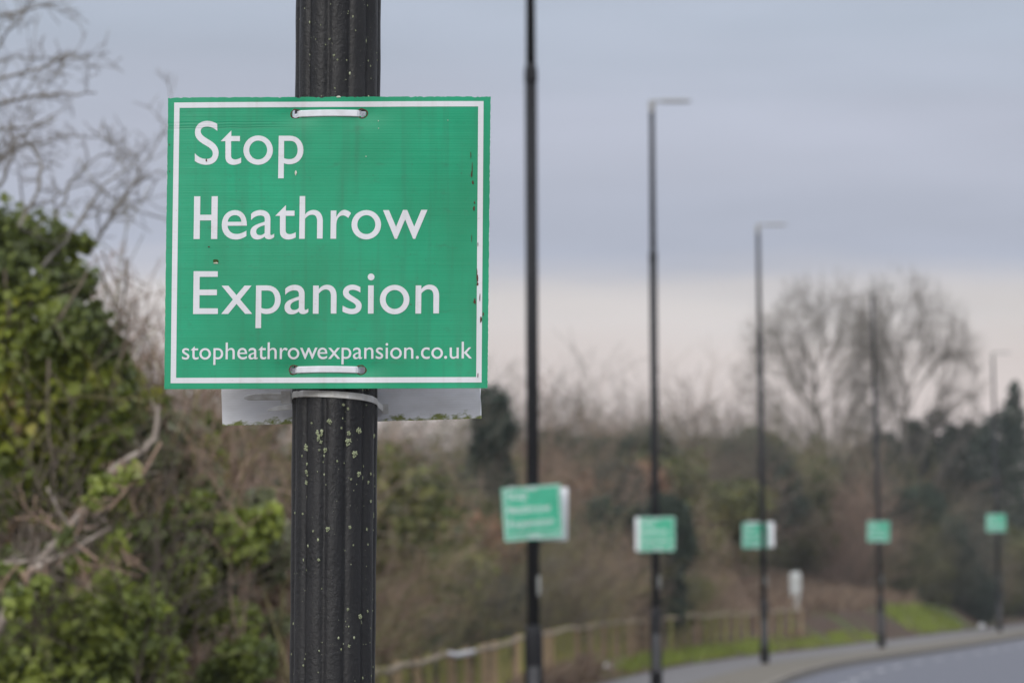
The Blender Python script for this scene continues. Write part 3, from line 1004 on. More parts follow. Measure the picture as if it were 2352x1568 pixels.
# the board on the far side of the post: only its pale back shows under the green one
RB_D = POLE_D + POLE_R + 0.010
bl, br = at(889.6 / 1.7415, 1702.4 / 1.7415, RB_D), at(1926.5 / 1.7415, 1672.6 / 1.7415, RB_D)
tilt = math.atan2(br.z - bl.z, br.x - bl.x)
rw = (br - bl).length
rear = empty('reverse_sign', (0, 0, 0), 'pale algae-edged back of a second board behind the large green sign', 'sign')
V, F, mi = [], [], []
nx, nz = 60, 40
for side in (0, 1):
    for j in range(nz + 1):
        for i in range(nx + 1):
            u, v = (-0.5 + i / nx) * rw, (-0.5 + j / nz) * BH
            if j == 0: v += random.uniform(-0.0003, 0.0004)
            if i == nx: u += random.choice([0, 0, -0.001, -0.002]) * (1 if j < 12 else 0)
            y = 0.004 * math.sin(u * 6 + 1) + (0.004 if side else 0)
            V.append((u, y, v))
N1 = (nx + 1) * (nz + 1)
for j in range(nz):
    for i in range(nx):
        a = j * (nx + 1) + i
        F.append((a, a + 1, a + nx + 2, a + nx + 1)); mi.append(0)
        F.append((N1 + a, N1 + a + nx + 1, N1 + a + nx + 2, N1 + a + 1)); mi.append(1)
for i in range(nx):
    F.append((i, N1 + i, N1 + i + 1, i + 1)); mi.append(0)
    a = nz * (nx + 1) + i
    F.append((a, a + 1, N1 + a + 1, N1 + a)); mi.append(0)
for j in range(nz):
    a = j * (nx + 1)
    F.append((a, a + nx + 1, N1 + a + nx + 1, N1 + a)); mi.append(0)
    a += nx
    F.append((a, N1 + a, N1 + a + nx + 1, a + nx + 1)); mi.append(0)
me = mesh('board', V, F, [M['board_back'], M['sign_green']])
me.polygons.foreach_set('material_index', mi)
link('board', me, rear)
up = Vector((-math.sin(tilt), 0, math.cos(tilt)))
rear.location = (bl + br) / 2 + up * (BH / 2)
rear.rotation_euler = (0, -tilt, 0)

# its tie: round the front of the shaft, under the green board
trace = [(-92, 1586), (-70, 1578), (-45, 1573.5), (-20, 1574), (0, 1576.5), (20, 1581), (40, 1587), (60, 1596), (78, 1607), (95, 1618)]
tie_c = axis_at(at(760, 1576 / 1.7415, POLE_D).z)
tie = empty('cable_tie', tie_c, 'grey-white cable tie looped round the black post below the green sign', 'cable tie')
pts, nr = [], []
for a, ypx in trace:
    z = at(770, ypx / 1.7415, POLE_D - 0.08 * math.cos(R(a))).z - tie_c.z
    q = Vector((math.sin(R(a)), -math.cos(R(a)), 0))
    pts.append(Vector((0, 0, z)) + q * (POLE_R + 0.0022)); nr.append(q)
zl, zr = pts[0].z, pts[-1].z
pts.append(Vector((POLE_R + 0.007, 0.055, zr - 0.004))); nr.append((1, 0.2, 0))
pts.append(Vector((POLE_R + 0.011, 0.090, zr - 0.005))); nr.append((1, 0.2, 0))
pts.insert(0, Vector((-POLE_R - 0.004, 0.04, zl - 0.003))); nr.insert(0, Vector((-1, 0, 0)))
pts.insert(0, Vector((-POLE_R - 0.005, 0.085, zl - 0.004))); nr.insert(0, Vector((-1, 0, 0)))
link('strap', strap_mesh('strap', pts, nr, 0.0122, 0.0019, M['nylon_old']), tie)
hz = (at(700, 1586 / 1.7415, POLE_D).z) - tie_c.z
hv, hf = box_vf(-0.0095, 0.0085, -0.0075, 0.0075, -0.0125, 0.0105)
hd = mesh('head', hv, hf, M['nylon_old'])
head = link('head', hd, tie, (-POLE_R - 0.0125, 0.0, hz))
tp = [Vector((-POLE_R - 0.021, -0.001, hz)), Vector((-POLE_R - 0.045, 0.002, hz + 0.0002)), Vector((-POLE_R - 0.068, 0.004, hz - 0.0005)), Vector((-POLE_R - 0.084, 0.006, hz - 0.0015)), Vector((-POLE_R - 0.091, 0.007, hz - 0.002))]
link('tail', strap_mesh('tail', tp, [(0, -1, 0)] * 5, [0.013, 0.0128, 0.0125, 0.009, 0.004], 0.0019, M['nylon_old']), tie)
tp2 = [Vector((-POLE_R - 0.004, 0.03, hz - 0.018)), Vector((-POLE_R - 0.03, 0.036, hz - 0.021)), Vector((-POLE_R - 0.048, 0.04, hz - 0.024))]
link('loose_end', strap_mesh('loose_end', tp2, [(0, -1, 0.2)] * 3, [0.011, 0.009, 0.003], 0.0018, M['nylon_old']), tie)
kn, kf2 = box_vf(-0.006, 0.006, -0.004, 0.004, -0.009, 0.009)
link('slot_knot', mesh('slot_knot', kn, kf2, M['nylon_old']), tie, (POLE_R + 0.0135, 0.070, zr - 0.006))

# ------------------------------------------------------------------ the further lamp posts and their boards
def far_post(idx, x_top, y_top, x_bot, y_bot, d, label):
    top, bot = at(x_top, y_top, d), at(x_bot, y_bot, d)
    ax = (top - bot).normalized()
    f = bot + ax * ((0 - bot.z) / ax.z)
    H = 9.40
    o = empty('lamp_post', f, label, 'lamp post', 'plain lamp posts along the kerb')
    o.rotation_euler = (0, math.atan2(ax.x, ax.z), 0)
    link('base', base_me, o)
    link('shaft', shaft_me, o)
    link('collar', collar_me, o)
    link('upper_shaft', upper_me, o)
    link('number_plate', plate_me, o)
    link('door', door_me, o)
    for ch in lamp_children:
        c = link(ch[0], ch[1], o)
        if ch[2]: link(ch[2], ch[3], c)
    return o, ax, f


base_me = mesh('base', *lathe_vf([(0.094, -0.3), (0.094, 1.22), (0.092, 1.27), (0.075, 1.33), (0.064, 1.36)], 20), M['far_pole'], True)
shaft_me = mesh('shaft', *lathe_vf([(0.064, 1.345), (0.061, 6.85)], 20), M['far_pole'], True)
collar_me = mesh('collar', *lathe_vf([(0.064, 6.82), (0.066, 6.85), (0.066, 6.93), (0.050, 7.02)], 20), M['far_pole'], True)
upper_me = mesh('upper_shaft', *lathe_vf([(0.049, 6.98), (0.040, 9.36)], 20), M['far_pole'], True)
pv, pf = box_vf(0.042, 0.068, -0.050, -0.040, 1.66, 1.86)
plate_me = mesh('number_plate', pv, pf, M['plate'])
dv, df = box_vf(-0.05, 0.05, -0.102, -0.075, 0.35, 0.95)
door_me = mesh('door', dv, df, M['collar'])
tmp = empty('tmp')
lamp_head(tmp, 9.36)
lamp_children = []
for ch in list(tmp.children):
    sub = list(ch.children)
    lamp_children.append((ch.name.split('.')[0], ch.data, 'lens' if sub else None, sub[0].data if sub else None))
    for s in sub: bpy.data.objects.remove(s)
    bpy.data.objects.remove(ch)
bpy.data.objects.remove(tmp)

FAR = [  # top px, bottom px, depth, label
    (1217, -300, 1226, 1568, 54.0, 'plain black lamp post carrying the crookedly hung green sign'),
    (1497, 230, 1508, 1568, 85.0, 'plain black lamp post in front of the dark bushy evergreen by the fence'),
    (1741, 530, 1757, 1530, 115.0, 'plain black lamp post between the fence end and the white marker'),
    (2003, 640, 2025, 1480, 140.0, 'plain black lamp post standing before the two big bare trees'),
    (2280, 802, 2296, 1443, 181.0, 'small distant lamp post by the dark evergreen hedge, last of the row'),
]
posts = [far_post(i, *a) for i, a in enumerate(FAR)]


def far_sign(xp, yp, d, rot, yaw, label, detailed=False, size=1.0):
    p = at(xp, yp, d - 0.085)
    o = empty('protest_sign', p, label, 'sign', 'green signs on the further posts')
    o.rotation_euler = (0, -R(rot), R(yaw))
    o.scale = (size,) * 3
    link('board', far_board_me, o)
    link('border_line', border_me, o)
    if detailed:
        for me in letter_meshes: link('letter', me, o)
    else:
        tag(link('lettering', lettering_me, o), kind='stuff')
    for sl in (SLOTS[:2], SLOTS[2:]):
        mid = ((sl[0][0] + sl[1][0]) / 2, (sl[0][1] + sl[1][1]) / 2)
        bv, bf = box_vf(-0.062, 0.062, -0.004, -0.0012, -0.006, 0.006)
        q = board_point(*mid)
        link('tie_strap', mesh('tie_strap', bv, bf, M['nylon']), o, q)
    return o


def far_reverse(xp, yp, d, rot, yaw, label, size=1.0):
    p = at(xp, yp, d + 0.085)
    o = empty('reverse_sign', p, label, 'sign', 'reverse boards on the further posts')
    o.rotation_euler = (0, -R(rot), R(yaw))
    o.scale = (size,) * 3
    v, f = box_vf(-BW / 2, BW / 2, 0, 0.004, -BH / 2, BH / 2)
    me = mesh('board', v, f, [M['board_back'], M['sign_green']])
    me.polygons[4].material_index = 1
    link('board', me, o)
    return o


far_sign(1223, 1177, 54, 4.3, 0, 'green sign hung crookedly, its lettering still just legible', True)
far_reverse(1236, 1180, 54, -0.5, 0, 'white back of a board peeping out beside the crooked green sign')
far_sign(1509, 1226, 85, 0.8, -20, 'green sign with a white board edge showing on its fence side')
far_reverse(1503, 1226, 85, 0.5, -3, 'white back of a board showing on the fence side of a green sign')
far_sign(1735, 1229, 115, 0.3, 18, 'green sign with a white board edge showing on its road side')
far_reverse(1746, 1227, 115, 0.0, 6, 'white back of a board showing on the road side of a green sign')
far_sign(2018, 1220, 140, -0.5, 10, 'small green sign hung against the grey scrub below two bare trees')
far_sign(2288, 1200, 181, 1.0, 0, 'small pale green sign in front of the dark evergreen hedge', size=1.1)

# ------------------------------------------------------------------ timber fence
FD = np.array([34, 50.7, 76, 91, 114, 128, 143.0])
FX = np.array([-1.95, -1.28, 0.0, 0.91, 3.0, 5.0, 7.9])


def fence_x(d):
    i = int(np.clip(np.searchsorted(FD, d) - 1, 0, len(FD) - 2))
    m = np.gradient(FX, FD); h = FD[i + 1] - FD[i]; t = (d - FD[i]) / h
    return float((2 * t**3 - 3 * t**2 + 1) * FX[i] + (t**3 - 2 * t**2 + t) * h * m[i] + (-2 * t**3 + 3 * t**2) * FX[i + 1] + (t**3 - t**2) * h * m[i + 1])


fence = empty('timber_fence', (fence_x(34), 34, 0), 'low mossy timber post-and-rail fence in front of the scrub', 'fence')
fv = []
post_mes = []
for k in range(6):
    w = random.uniform(0.034, 0.043)
    v, f = box_vf(-w, w, -w, w, -0.3, 0.0)
    v = [(x + random.uniform(-.005, .005), y + random.uniform(-.005, .005), z) for x, y, z in v]
    v[4:] = [(x * 0.8, y * 0.8, 1.0 + random.uniform(-.01, .01)) for x, y, z in v[4:]]
    v += [(x * 1.0, y * 1.0, 0.96) for x, y, z in [(v[i][0] / 0.8, v[i][1] / 0.8, 0) for i in range(4, 8)]]
    f = [(0, 3, 2, 1), (4, 5, 6, 7)] + [q for i in range(4) for q in ((i, (i + 1) % 4, 8 + (i + 1) % 4, 8 + i), (8 + i, 8 + (i + 1) % 4, 4 + (i + 1) % 4, 4 + i))]
    post_mes.append(mesh('post', v, f, M['timber'] if k % 2 else M['timber_moss']))
tops, dd = [], 35.0
while dd < 142.5:
    x = fence_x(dd)
    h = random.uniform(-0.03, 0.03)
    p = link('post', random.choice(post_mes), fence, (x - fence.location.x, dd - 34, h))
    p.rotation_euler = (R(random.uniform(-2, 2)), R(random.uniform(-2, 2)), R(random.uniform(-10, 10)))
    tops.append(Vector((x - fence.location.x, dd - 34, 0.95 + h)))
    dd += 1.85 * random.uniform(0.94, 1.06)
for i in range(len(tops) - 1):
    a, b = tops[i], tops[i + 1]
    for dz, rr in ((0.0, 0.034),):
        s = np.array([[0, 0, 0, *(b - a), rr, rr]])
        p0 = Vector((0.055, 0, dz + random.uniform(-.008, .008)))
        v, f = tubes_vf(s, 6)
        is_new = dz == 0 and 60.5 < a.y + 34 < 66
        link('rail', mesh('rail', v, f, M['timber_new'] if is_new else M['timber_rail'], True), fence, a + p0)

# ------------------------------------------------------------------ vegetation
def rvec(s=1.0):
    return Vector((random.gauss(0, s), random.gauss(0, s), random.gauss(0, s)))


def grow(segs, var, p, d, length, r, level, spread, lift, nseg=4, kids=(3, 3, 2), shade=0.5, rmin=0.0022):
    """a bending branch with side branches, appended to segs"""
    step = length / nseg
    for i in range(nseg):
        d = (d + rvec(0.13) + Vector((0, 0, lift))).normalized()
        q = p + d * step
        r2 = max(rmin, r * (1 - 0.55 * (i + 1) / nseg)) if i < nseg - 1 else max(rmin, r * 0.3)
        r1 = max(rmin, r * (1 - 0.55 * i / nseg))
        segs.append((*p, *q, r1, r2)); var.append(min(1, max(0, shade + random.gauss(0, 0.18))))
        if level > 0:
            for _ in range(kids[-level] if i else max(1, kids[-level] - 1)):
                if random.random() < 0.88:
                    side = (rvec(1.0) - d * 0.2)
                    side = (side - d * side.dot(d))
                    if side.length < 1e-4: continue
                    nd = (d * (1.0 - spread * 0.5) + side.normalized() * spread + Vector((0, 0, 0.12))).normalized()
                    grow(segs, var, p.lerp(q, random.random()), nd, length * random.uniform(0.34, 0.55), max(rmin, r1 * 0.45), level - 1, spread, lift, 3, kids, shade, rmin)
        p = q


def bare_shrub_mesh(name, mat, height=4.0, width=2.2, stems=13, kids=(2, 3, 3), rmin=0.0045, shade=0.5):
    segs, var = [], []
    for _ in range(stems):
        a = random.uniform(0, 6.283)
        rad = math.sqrt(random.random()) * width * 0.22
        p = Vector((rad * math.cos(a), rad * math.sin(a), -0.2))
        out = random.uniform(0.1, 0.55)
        d = Vector((math.cos(a) * out, math.sin(a) * out, 1)).normalized()
        grow(segs, var, p, d, height * random.uniform(0.6, 1.02), random.uniform(0.016, 0.034), 2, 0.75, 0.02, 6, kids, shade, rmin)
    return tubes_mesh(name, segs, mat, 3, var)


def blob_points(n, blobs, shell=0.45):
    """points in a union of ellipsoids (centre, radii), denser towards their skins; returns points and outward vectors"""
    w = np.array([b[1][0] * b[1][1] * b[1][2] for b in blobs]) ** (2 / 3)
    k = rng.choice(len(blobs), size=n, p=w / w.sum())
    c = np.array([tuple(b[0]) for b in blobs])[k]
    r = np.array([b[1] for b in blobs])[k]
    d = rng.normal(size=(n, 3)); d /= np.linalg.norm(d, axis=1, keepdims=True)
    rad = shell + (1 - shell) * rng.random(n) ** 0.6
    rad *= 1 + 0.10 * rng.normal(size=n)
    # clumps
    ph = rng.random((n, 1)) * 0
    clump = np.sin(d[:, 0:1] * 7 + k[:, None]) * np.sin(d[:, 2:3] * 8 + 2 * k[:, None]) * np.sin(d[:, 1:2] * 6 + k[:, None])
    rad = rad * (1 + 0.16 * clump[:, 0])
    return c + d * r * rad[:, None], d


def evergreen_mesh(name, mat, blobs, n, size, aspect=0.6, lo=0.0, hi=1.0, f=2.2):
    p, d = blob_points(n, blobs)
    nr = d * 0.7 + rng.normal(size=(n, 3)) * 0.7 + np.array([0, 0, 0.35])
    return leaves_mesh(name, p, nr, size * (0.6 + 0.8 * rng.random(n)), mat, np.clip(lo + (hi - lo) * rng.beta(1.6, 1.9, n), 0, 1), aspect, 0.5, f)


# --- scrub thicket behind the fence
shrub_kinds = {
    'brown': [bare_shrub_mesh('bare_shrub', M['twig_brown'], 3.9, 2.6, 9) for _ in range(3)],
    'grey': [bare_shrub_mesh('bare_shrub', M['twig_grey'], 4.2, 2.4, 8) for _ in range(2)],
    'olive': [bare_shrub_mesh('bare_shrub', M['twig_olive'], 3.8, 2.4, 8) for _ in range(2)],
}


def leafy_shrub(mat, n, size):
    bl = [((random.uniform(-.7, .7), random.uniform(-.7, .7), random.uniform(0.7, 2.9)), (random.uniform(.5, .9), random.uniform(.5, .9), random.uniform(.5, .9))) for _ in range(8)]
    return evergreen_mesh('foliage', mat, bl, n, size)


leafy = {'olive': [leafy_shrub(M['olive'], 4600, 0.13) for _ in range(2)],
         'dead': [leafy_shrub(M['deadleaf'], 3800, 0.12) for _ in range(2)],
         'dark': [leafy_shrub(M['conifer'], 4600, 0.13) for _ in range(2)]}
LAB = {'brown': 'leafless purple-brown shrub', 'grey': 'leafless grey shrub', 'olive': 'leafless olive-stemmed shrub'}
LLAB = {'olive': 'olive-leaved shrub', 'dead': 'dead-leaved brown shrub', 'dark': 'dark evergreen shrub'}


def belt_label(what, d, off):
    """which stretch of the belt, told by the lamp post it stands level with, and how deep in it"""
    row = 'at the front of the scrub' if off > -4 else 'inside the scrub' if off > -7 else 'at the back of the scrub'
    where = ('short of the crooked sign\'s post' if d < 54 else 'just past the crooked sign\'s post' if d < 72 else 'level with the holly-backed lamp post' if d < 100
             else 'level with the fence end' if d < 132 else 'behind the white marker' if d < 160 else 'beside the last two lamp posts' if d < 200 else 'beyond the last lamp post')
    return f'{what} {row}, {where}'


def place(me, name, x, y, z, s, sz, label, group, cat='shrub'):
    o = link(name, me, None, (x, y, z))
    o.rotation_euler = (R(random.uniform(-5, 5)), R(random.uniform(-5, 5)), random.uniform(0, 6.283))
    o.scale = (s, s, sz)
    return tag(o, label, cat, group)


def view_x(x, y):
    return 1176 + FPX * x / y


n_bare = n_leaf = 0
for off, hmul, step, first in ((-3.3, 0.62, 2.6, 44), (-5.4, 0.90, 2.8, 40), (-8.2, 1.10, 3.4, 40), (-12.0, 1.20, 5.0, 60)):
    d = first
    while d < 290:
        dj = d + random.uniform(-0.8, 0.8)
        o = off + random.uniform(-0.7, 0.7)
        fx = fence_x(dj) if dj < 143 else pole_x(dj) - 2.9
        x = fx + o + 2.0 if dj < 143 else pole_x(dj) + o
        vx = view_x(x, dj)
        d += step * random.uniform(0.8, 1.2)
        if not (-160 < vx < 2500): continue
        if vx < 900 and dj < 46: continue
        hm = hmul * (1 + 0.35 * sstep(dj, 150, 230))
        if off > -7 and 136 < dj < 180: continue          # the open bank with the marker
        z = ground_z(dj, x - pole_x(dj)) - 0.05
        patch = math.sin(dj * 0.23 + off) + 0.6 * math.sin(dj * 0.61 + off * 2.3)
        dark_side = vx > 2130
        if random.random() < (0.85 if dark_side else 0.62):
            kd = 'dark' if dark_side and random.random() < 0.8 else random.choice(['olive', 'olive', 'olive', 'dark'] if patch > 0 else ['dead', 'olive', 'dark', 'dead'])
            fr = 0.72 if off > -4 else 0.92; lx = x + (random.uniform(0.5, 1.6) if off < -4 else -0.9); place(random.choice(leafy[kd]), 'leafy_shrub', lx, dj - random.uniform(0.3, 1.6), z, fr * hm * random.uniform(1.0, 1.35), fr * hm * random.uniform(1.0, 1.3), belt_label(LLAB[kd], dj, off), kd + '-leaved shrubs of the scrub belt')
            n_leaf += 1
        if random.random() < (0.6 if dark_side else 0.22): continue
        kd = random.choice(['olive', 'olive', 'grey', 'brown'] if patch > 0.3 else ['brown', 'brown', 'grey'])
        s = hm * random.uniform(0.85, 1.15)
        place(random.choice(shrub_kinds[kd]), 'bare_shrub', x, dj, z, s * 1.05, s, belt_label(LAB[kd], dj, off), kd + ' leafless shrubs of the scrub belt')
        n_bare += 1
for px_, top_, dj, kd, lf in ((890, 985, 92, 'olive', 'olive'), (950, 1000, 96, 'brown', None), (1010, 1015, 99, 'grey', 'olive'), (1060, 1000, 118, 'brown', 'olive'), (860, 1010, 88, 'brown', None), (1200, 985, 128, 'brown', 'olive')):
    q = at(px_, top_, dj)
    z = ground_z(dj, q.x - pole_x(dj)) - 0.05
    k_ = (q.z - z) / 3.9
    place(random.choice(shrub_kinds[kd]), 'bare_shrub', q.x, dj, z, k_ * 0.9, k_, LAB[kd] + ' rising between the fluted post and the crooked sign', kd + ' leafless shrubs of the scrub belt')
    if lf: place(random.choice(leafy[lf]), 'leafy_shrub', q.x + 0.3, dj + 0.4, z, k_ * 0.85, k_ * 1.02, LLAB[lf] + ' rising between the fluted post and the crooked sign', lf + '-leaved shrubs of the scrub belt')
print('shrubs', n_bare, n_leaf)


# --- single evergreens
def evergreen(name, px_blobs, d, mat, n, size, label, cat='tree', group=None, depth=0.8, var=(0, 1)):
    """px_blobs: (x, y, rx, ry) in picture pixels, given a depth of d"""
    bl = []
    for x, y, rx, ry in px_blobs:
        k = d / FPX
        bl.append((at(x, y, d + random.uniform(-0.3, 0.3)), (rx * k, max(rx, 0.6 * ry) * k * depth, ry * k)))
    xs = [b[0].x for b in bl]
    gx = sum(xs) / len(xs)
    gz = ground_z(d, gx - pole_x(d))
    root = empty(name, (gx, d, gz), label, cat, group)
    off = Vector(root.location)
    bl = [(b[0] - off, b[1]) for b in bl]
    segs, var_ = [], []
    topz = max(b[0].z + b[1][2] * 0.5 for b in bl)
    for b in bl:
        a = Vector((random.uniform(-.1, .1), random.uniform(-.1, .1), -0.2)); c = b[0]
        m = a.lerp(c, 0.5) + rvec(0.06)
        segs += [(*a, *m, 0.05, 0.035), (*m, *c, 0.035, 0.012)]; var_ += [0.3, 0.4]
    link('trunk', tubes_mesh('trunk', segs, M['twig_grey'], 5, var_), root)
    link('crown', evergreen_mesh('crown', mat, bl, n, size, 0.6, *var), root)
    return root


evergreen('ivy_clad_tree', [(1125, 930, 48, 45), (1135, 985, 55, 60), (1120, 1060, 50, 70), (1100, 1150, 60, 90), (1150, 1120, 40, 80)], 112, M['conifer'], 9000, 0.09,
          'dark ivy-clad tree stump rising above the scrub beside the big sign', depth=1.0)
evergreen('holly_bush', [(1530, 1190, 60, 55), (1480, 1230, 50, 60), (1560, 1250, 45, 60), (1510, 1310, 60, 60), (1540, 1380, 40, 70), (1475, 1340, 40, 70)], 119, M['conifer'], 9000, 0.10,
          'dark bushy evergreen at the fence directly behind a lamp post', 'bush', depth=0.7)
evergreen('conifer', [(2330, 905, 16, 28), (2325, 960, 30, 50), (2290, 1010, 60, 60), (2340, 1050, 50, 90), (2250, 1080, 60, 90), (2300, 1180, 90, 120), (2230, 1230, 55, 110), (2320, 1330, 80, 120)], 236, M['conifer'], 12000, 0.20,
          'dark conifer clump with one upright finger beside the last lamp post')
evergreen('conifer', [(2150, 962, 22, 24), (2095, 985, 26, 22), (2120, 1000, 30, 26), (2185, 1000, 24, 30), (2225, 985, 18, 22), (2130, 1060, 80, 60), (2190, 1080, 60, 90), (2090, 1090, 60, 90), (2215, 1260, 50, 120)], 222, M['conifer'], 11000, 0.19,
          'low lobed dark evergreen at the foot of the two bare trees')
evergreen('conifer', [(2030, 1030, 40, 40), (1990, 1080, 50, 60), (2050, 1130, 60, 80)], 215, M['conifer'], 6000, 0.18,
          'small dark evergreen half hidden by the lamp post under the bare trees')
evergreen('leaning_bush', [(2215, 1330, 45, 70), (2250, 1380, 50, 60), (2195, 1270, 40, 60)], 196, M['conifer'], 6000, 0.12,
          'very dark low bush at the verge behind the last lamp post', 'bush')


# --- bare trees
def curve_seg(segs, var, a, ta, b, r0, r1, n, shade, jit):
    """bent branch from a (leaving along ta) to b; returns its points"""
    L = (b - a).length
    m = a + ta.normalized() * L * 0.45
    pts = []
    for i in range(n + 1):
        t = i / n
        p = a * (1 - t) ** 2 + m * 2 * t * (1 - t) + b * t * t
        if 0 < i < n: p = p + rvec(jit * L)
        pts.append(p)
    for i in range(n):
        segs.append((*pts[i], *pts[i + 1], r0 + (r1 - r0) * i / n, r0 + (r1 - r0) * (i + 1) / n)); var.append(min(1, max(0, random.gauss(shade, 0.15))))
    return pts


def dome_tree(name, base, c, rad, seed, mat, label, ivy=None, rtrunk=0.2, n1=11, n2=6, n3=6, nt=9, zmin=-0.45, rt=0.0065):
    """leafless tree whose limbs fan out to fill a dome (centre c above the base, radii rad)"""
    random.seed(seed)
    root = empty(name, base, label, 'tree')
    c, segs, var, tr, tv = Vector(c), [], [], [], []

    def surf(d, k):
        d = d.normalized()
        return c + Vector((d.x * rad[0], d.y * rad[1], d.z * rad[2])) * k

    fork = Vector((c.x * 0.6, c.y * 0.6, c.z - rad[2] * 0.62))
    tp = curve_seg(tr, tv, Vector((0, 0, -0.3)), Vector((0, 0, 1)), fork, rtrunk, rtrunk * 0.62, 7, 0.4, 0.006)
    tp2 = curve_seg(tr, tv, fork, fork - tp[-2], c + Vector((random.uniform(-.3, .3), 0, rad[2] * 0.35)), rtrunk * 0.62, rtrunk * 0.2, 6, 0.4, 0.02)
    stem = tp[4:] + tp2[1:]
    for i in range(n1):
        a = i * 2.399 + random.uniform(-.3, .3)
        el = zmin + (1.15 - zmin) * ((i + 0.5) / n1)
        d1 = Vector((math.cos(a), math.sin(a) * 0.9, el * 1.15))
        s0 = stem[min(len(stem) - 2, int(i / n1 * len(stem)))]
        p1 = curve_seg(segs, var, s0, Vector((d1.x * 0.5, d1.y * 0.5, 0.8)), surf(d1, random.uniform(0.55, 0.72)), rtrunk * 0.26, rtrunk * 0.10, 6, 0.4, 0.03)
        for j in range(n2):
            q = p1[min(5, 2 + int(j * 4 / n2))]
            d2 = d1.normalized() + rvec(0.33)
            p2 = curve_seg(segs, var, q, (p1[-1] - p1[0]) + rvec(0.2), surf(d2, random.uniform(0.74, 0.9)), rtrunk * 0.085, rtrunk * 0.045, 4, 0.45, 0.035)
            for k in range(n3):
                q2 = p2[random.randint(1, 4)]
                d3 = d2.normalized() + rvec(0.2)
                p3 = curve_seg(segs, var, q2, (p2[-1] - p2[0]) + rvec(0.2), surf(d3, random.uniform(0.84, 1.03)), rtrunk * 0.045, rt * 1.2, 3, 0.5, 0.04)
                for _ in range(nt):
                    q3 = p3[random.randint(1, 3)]
                    dd = ((p3[-1] - p3[0]).normalized() + rvec(0.38) + Vector((0, 0, 0.12))).normalized()
                    e = q3 + dd * random.uniform(0.08, 0.24) * rad[2] * 0.5
                    segs.append((*q3, *e, rt, rt * 0.5)); var.append(random.uniform(0.2, 0.8))
    link('trunk', tubes_mesh('trunk', tr, mat, 7, tv), root)
    link('crown', tubes_mesh('crown', segs, mat, 3, var), root)
    if ivy:
        link('ivy', evergreen_mesh('ivy', M['olive'], [(Vector(q), r) for q, r in ivy], 2600, 0.16), root)
    return root


TD = 214
b1 = at(1895, 1350, TD); b2 = at(2088, 1350, TD + 6)
gz1 = ground_z(TD, b1.x - pole_x(TD))
dome_tree('bare_tree', (b1.x, TD, gz1), (-0.2, 0, 8.7), (3.5, 3.0, 4.9), 11, M['twig_tree'], 'big leafless tree with ivy on its lower trunk, over the scrub',
          [((-0.1, 0, 5.0), (0.6, 0.6, 0.9)), ((-0.3, 0, 6.3), (0.45, 0.5, 0.9)), ((0, 0, 4.0), (0.8, 0.8, 0.9))], rtrunk=0.22, n1=13, n2=7, n3=6, zmin=-0.6)
dome_tree('bare_tree', (b2.x, TD + 6, gz1), (-0.1, 0, 9.0), (3.2, 2.9, 5.0), 24, M['twig_tree'], 'big leafless tree with a clean pale trunk above the dark evergreen', rtrunk=0.22, n1=13, n2=7, n3=6, zmin=-0.6)
b3 = at(1335, 1350, 165)
dome_tree('bare_tree', (b3.x, 165, 0.5), (0, 0, 4.6), (1.0, 1.0, 2.0), 5, M['twig_brown'], 'slim feathery leafless tree poking out of the scrub', rtrunk=0.09, n1=7, n2=5, n3=4, nt=6)
b4 = at(1650, 1350, 190)
dome_tree('bare_tree', (b4.x, 190, 0.5), (0, 0, 5.6), (1.5, 1.5, 2.2), 8, M['twig_brown'], 'small fine-twigged leafless tree between two lamp posts above the scrub', rtrunk=0.08, n1=7, n2=5, n3=4, nt=6)
b5 = at(330, 1350, 62)
dome_tree('bare_tree', (b5.x, 62, 0.4), (0, 0, 3.0), (0.8, 0.8, 1.6), 15, M['twig_brown'], 'leafless brown tree behind the ivy, its top fading beside the big sign', rtrunk=0.06, n1=8, n2=5, n3=4, nt=7, rt=0.004)
random.seed(21)

# --- the ivy-covered thorn on the left
LD = 30.0
K = LD / FPX
ROOTX = at(-70, 1400, LD).x
ivy_root = empty('ivy_clad_thorn', (ROOTX, LD + 0.6, 0.1), 'ivy-smothered thorn tree with bare lichened branches above, beside the road', 'tree')
O = Vector(ivy_root.location)


def px_path(pts, d0, d1=None):
    d1 = d0 if d1 is None else d1
    n = len(pts)
    return [at(x, y, d0 + (d1 - d0) * i / max(1, n - 1)) - O for i, (x, y) in enumerate(pts)]


tsegs, tvar = [], []
tp_ = [Vector((0, 0, -0.3)), Vector((0.05, 0, 0.8)), Vector((-0.03, 0.1, 1.8)), Vector((0.06, 0.1, 2.7)), Vector((0.0, 0.2, 3.6)), Vector((-0.1, 0.2, 4.6))]
for i in range(5):
    tsegs.append((*tp_[i], *tp_[i + 1], 0.11 - 0.014 * i, 0.11 - 0.014 * (i + 1))); tvar.append(0.4)
link('trunk', tubes_mesh('trunk', tsegs, M['twig_grey'], 8, tvar), ivy_root)
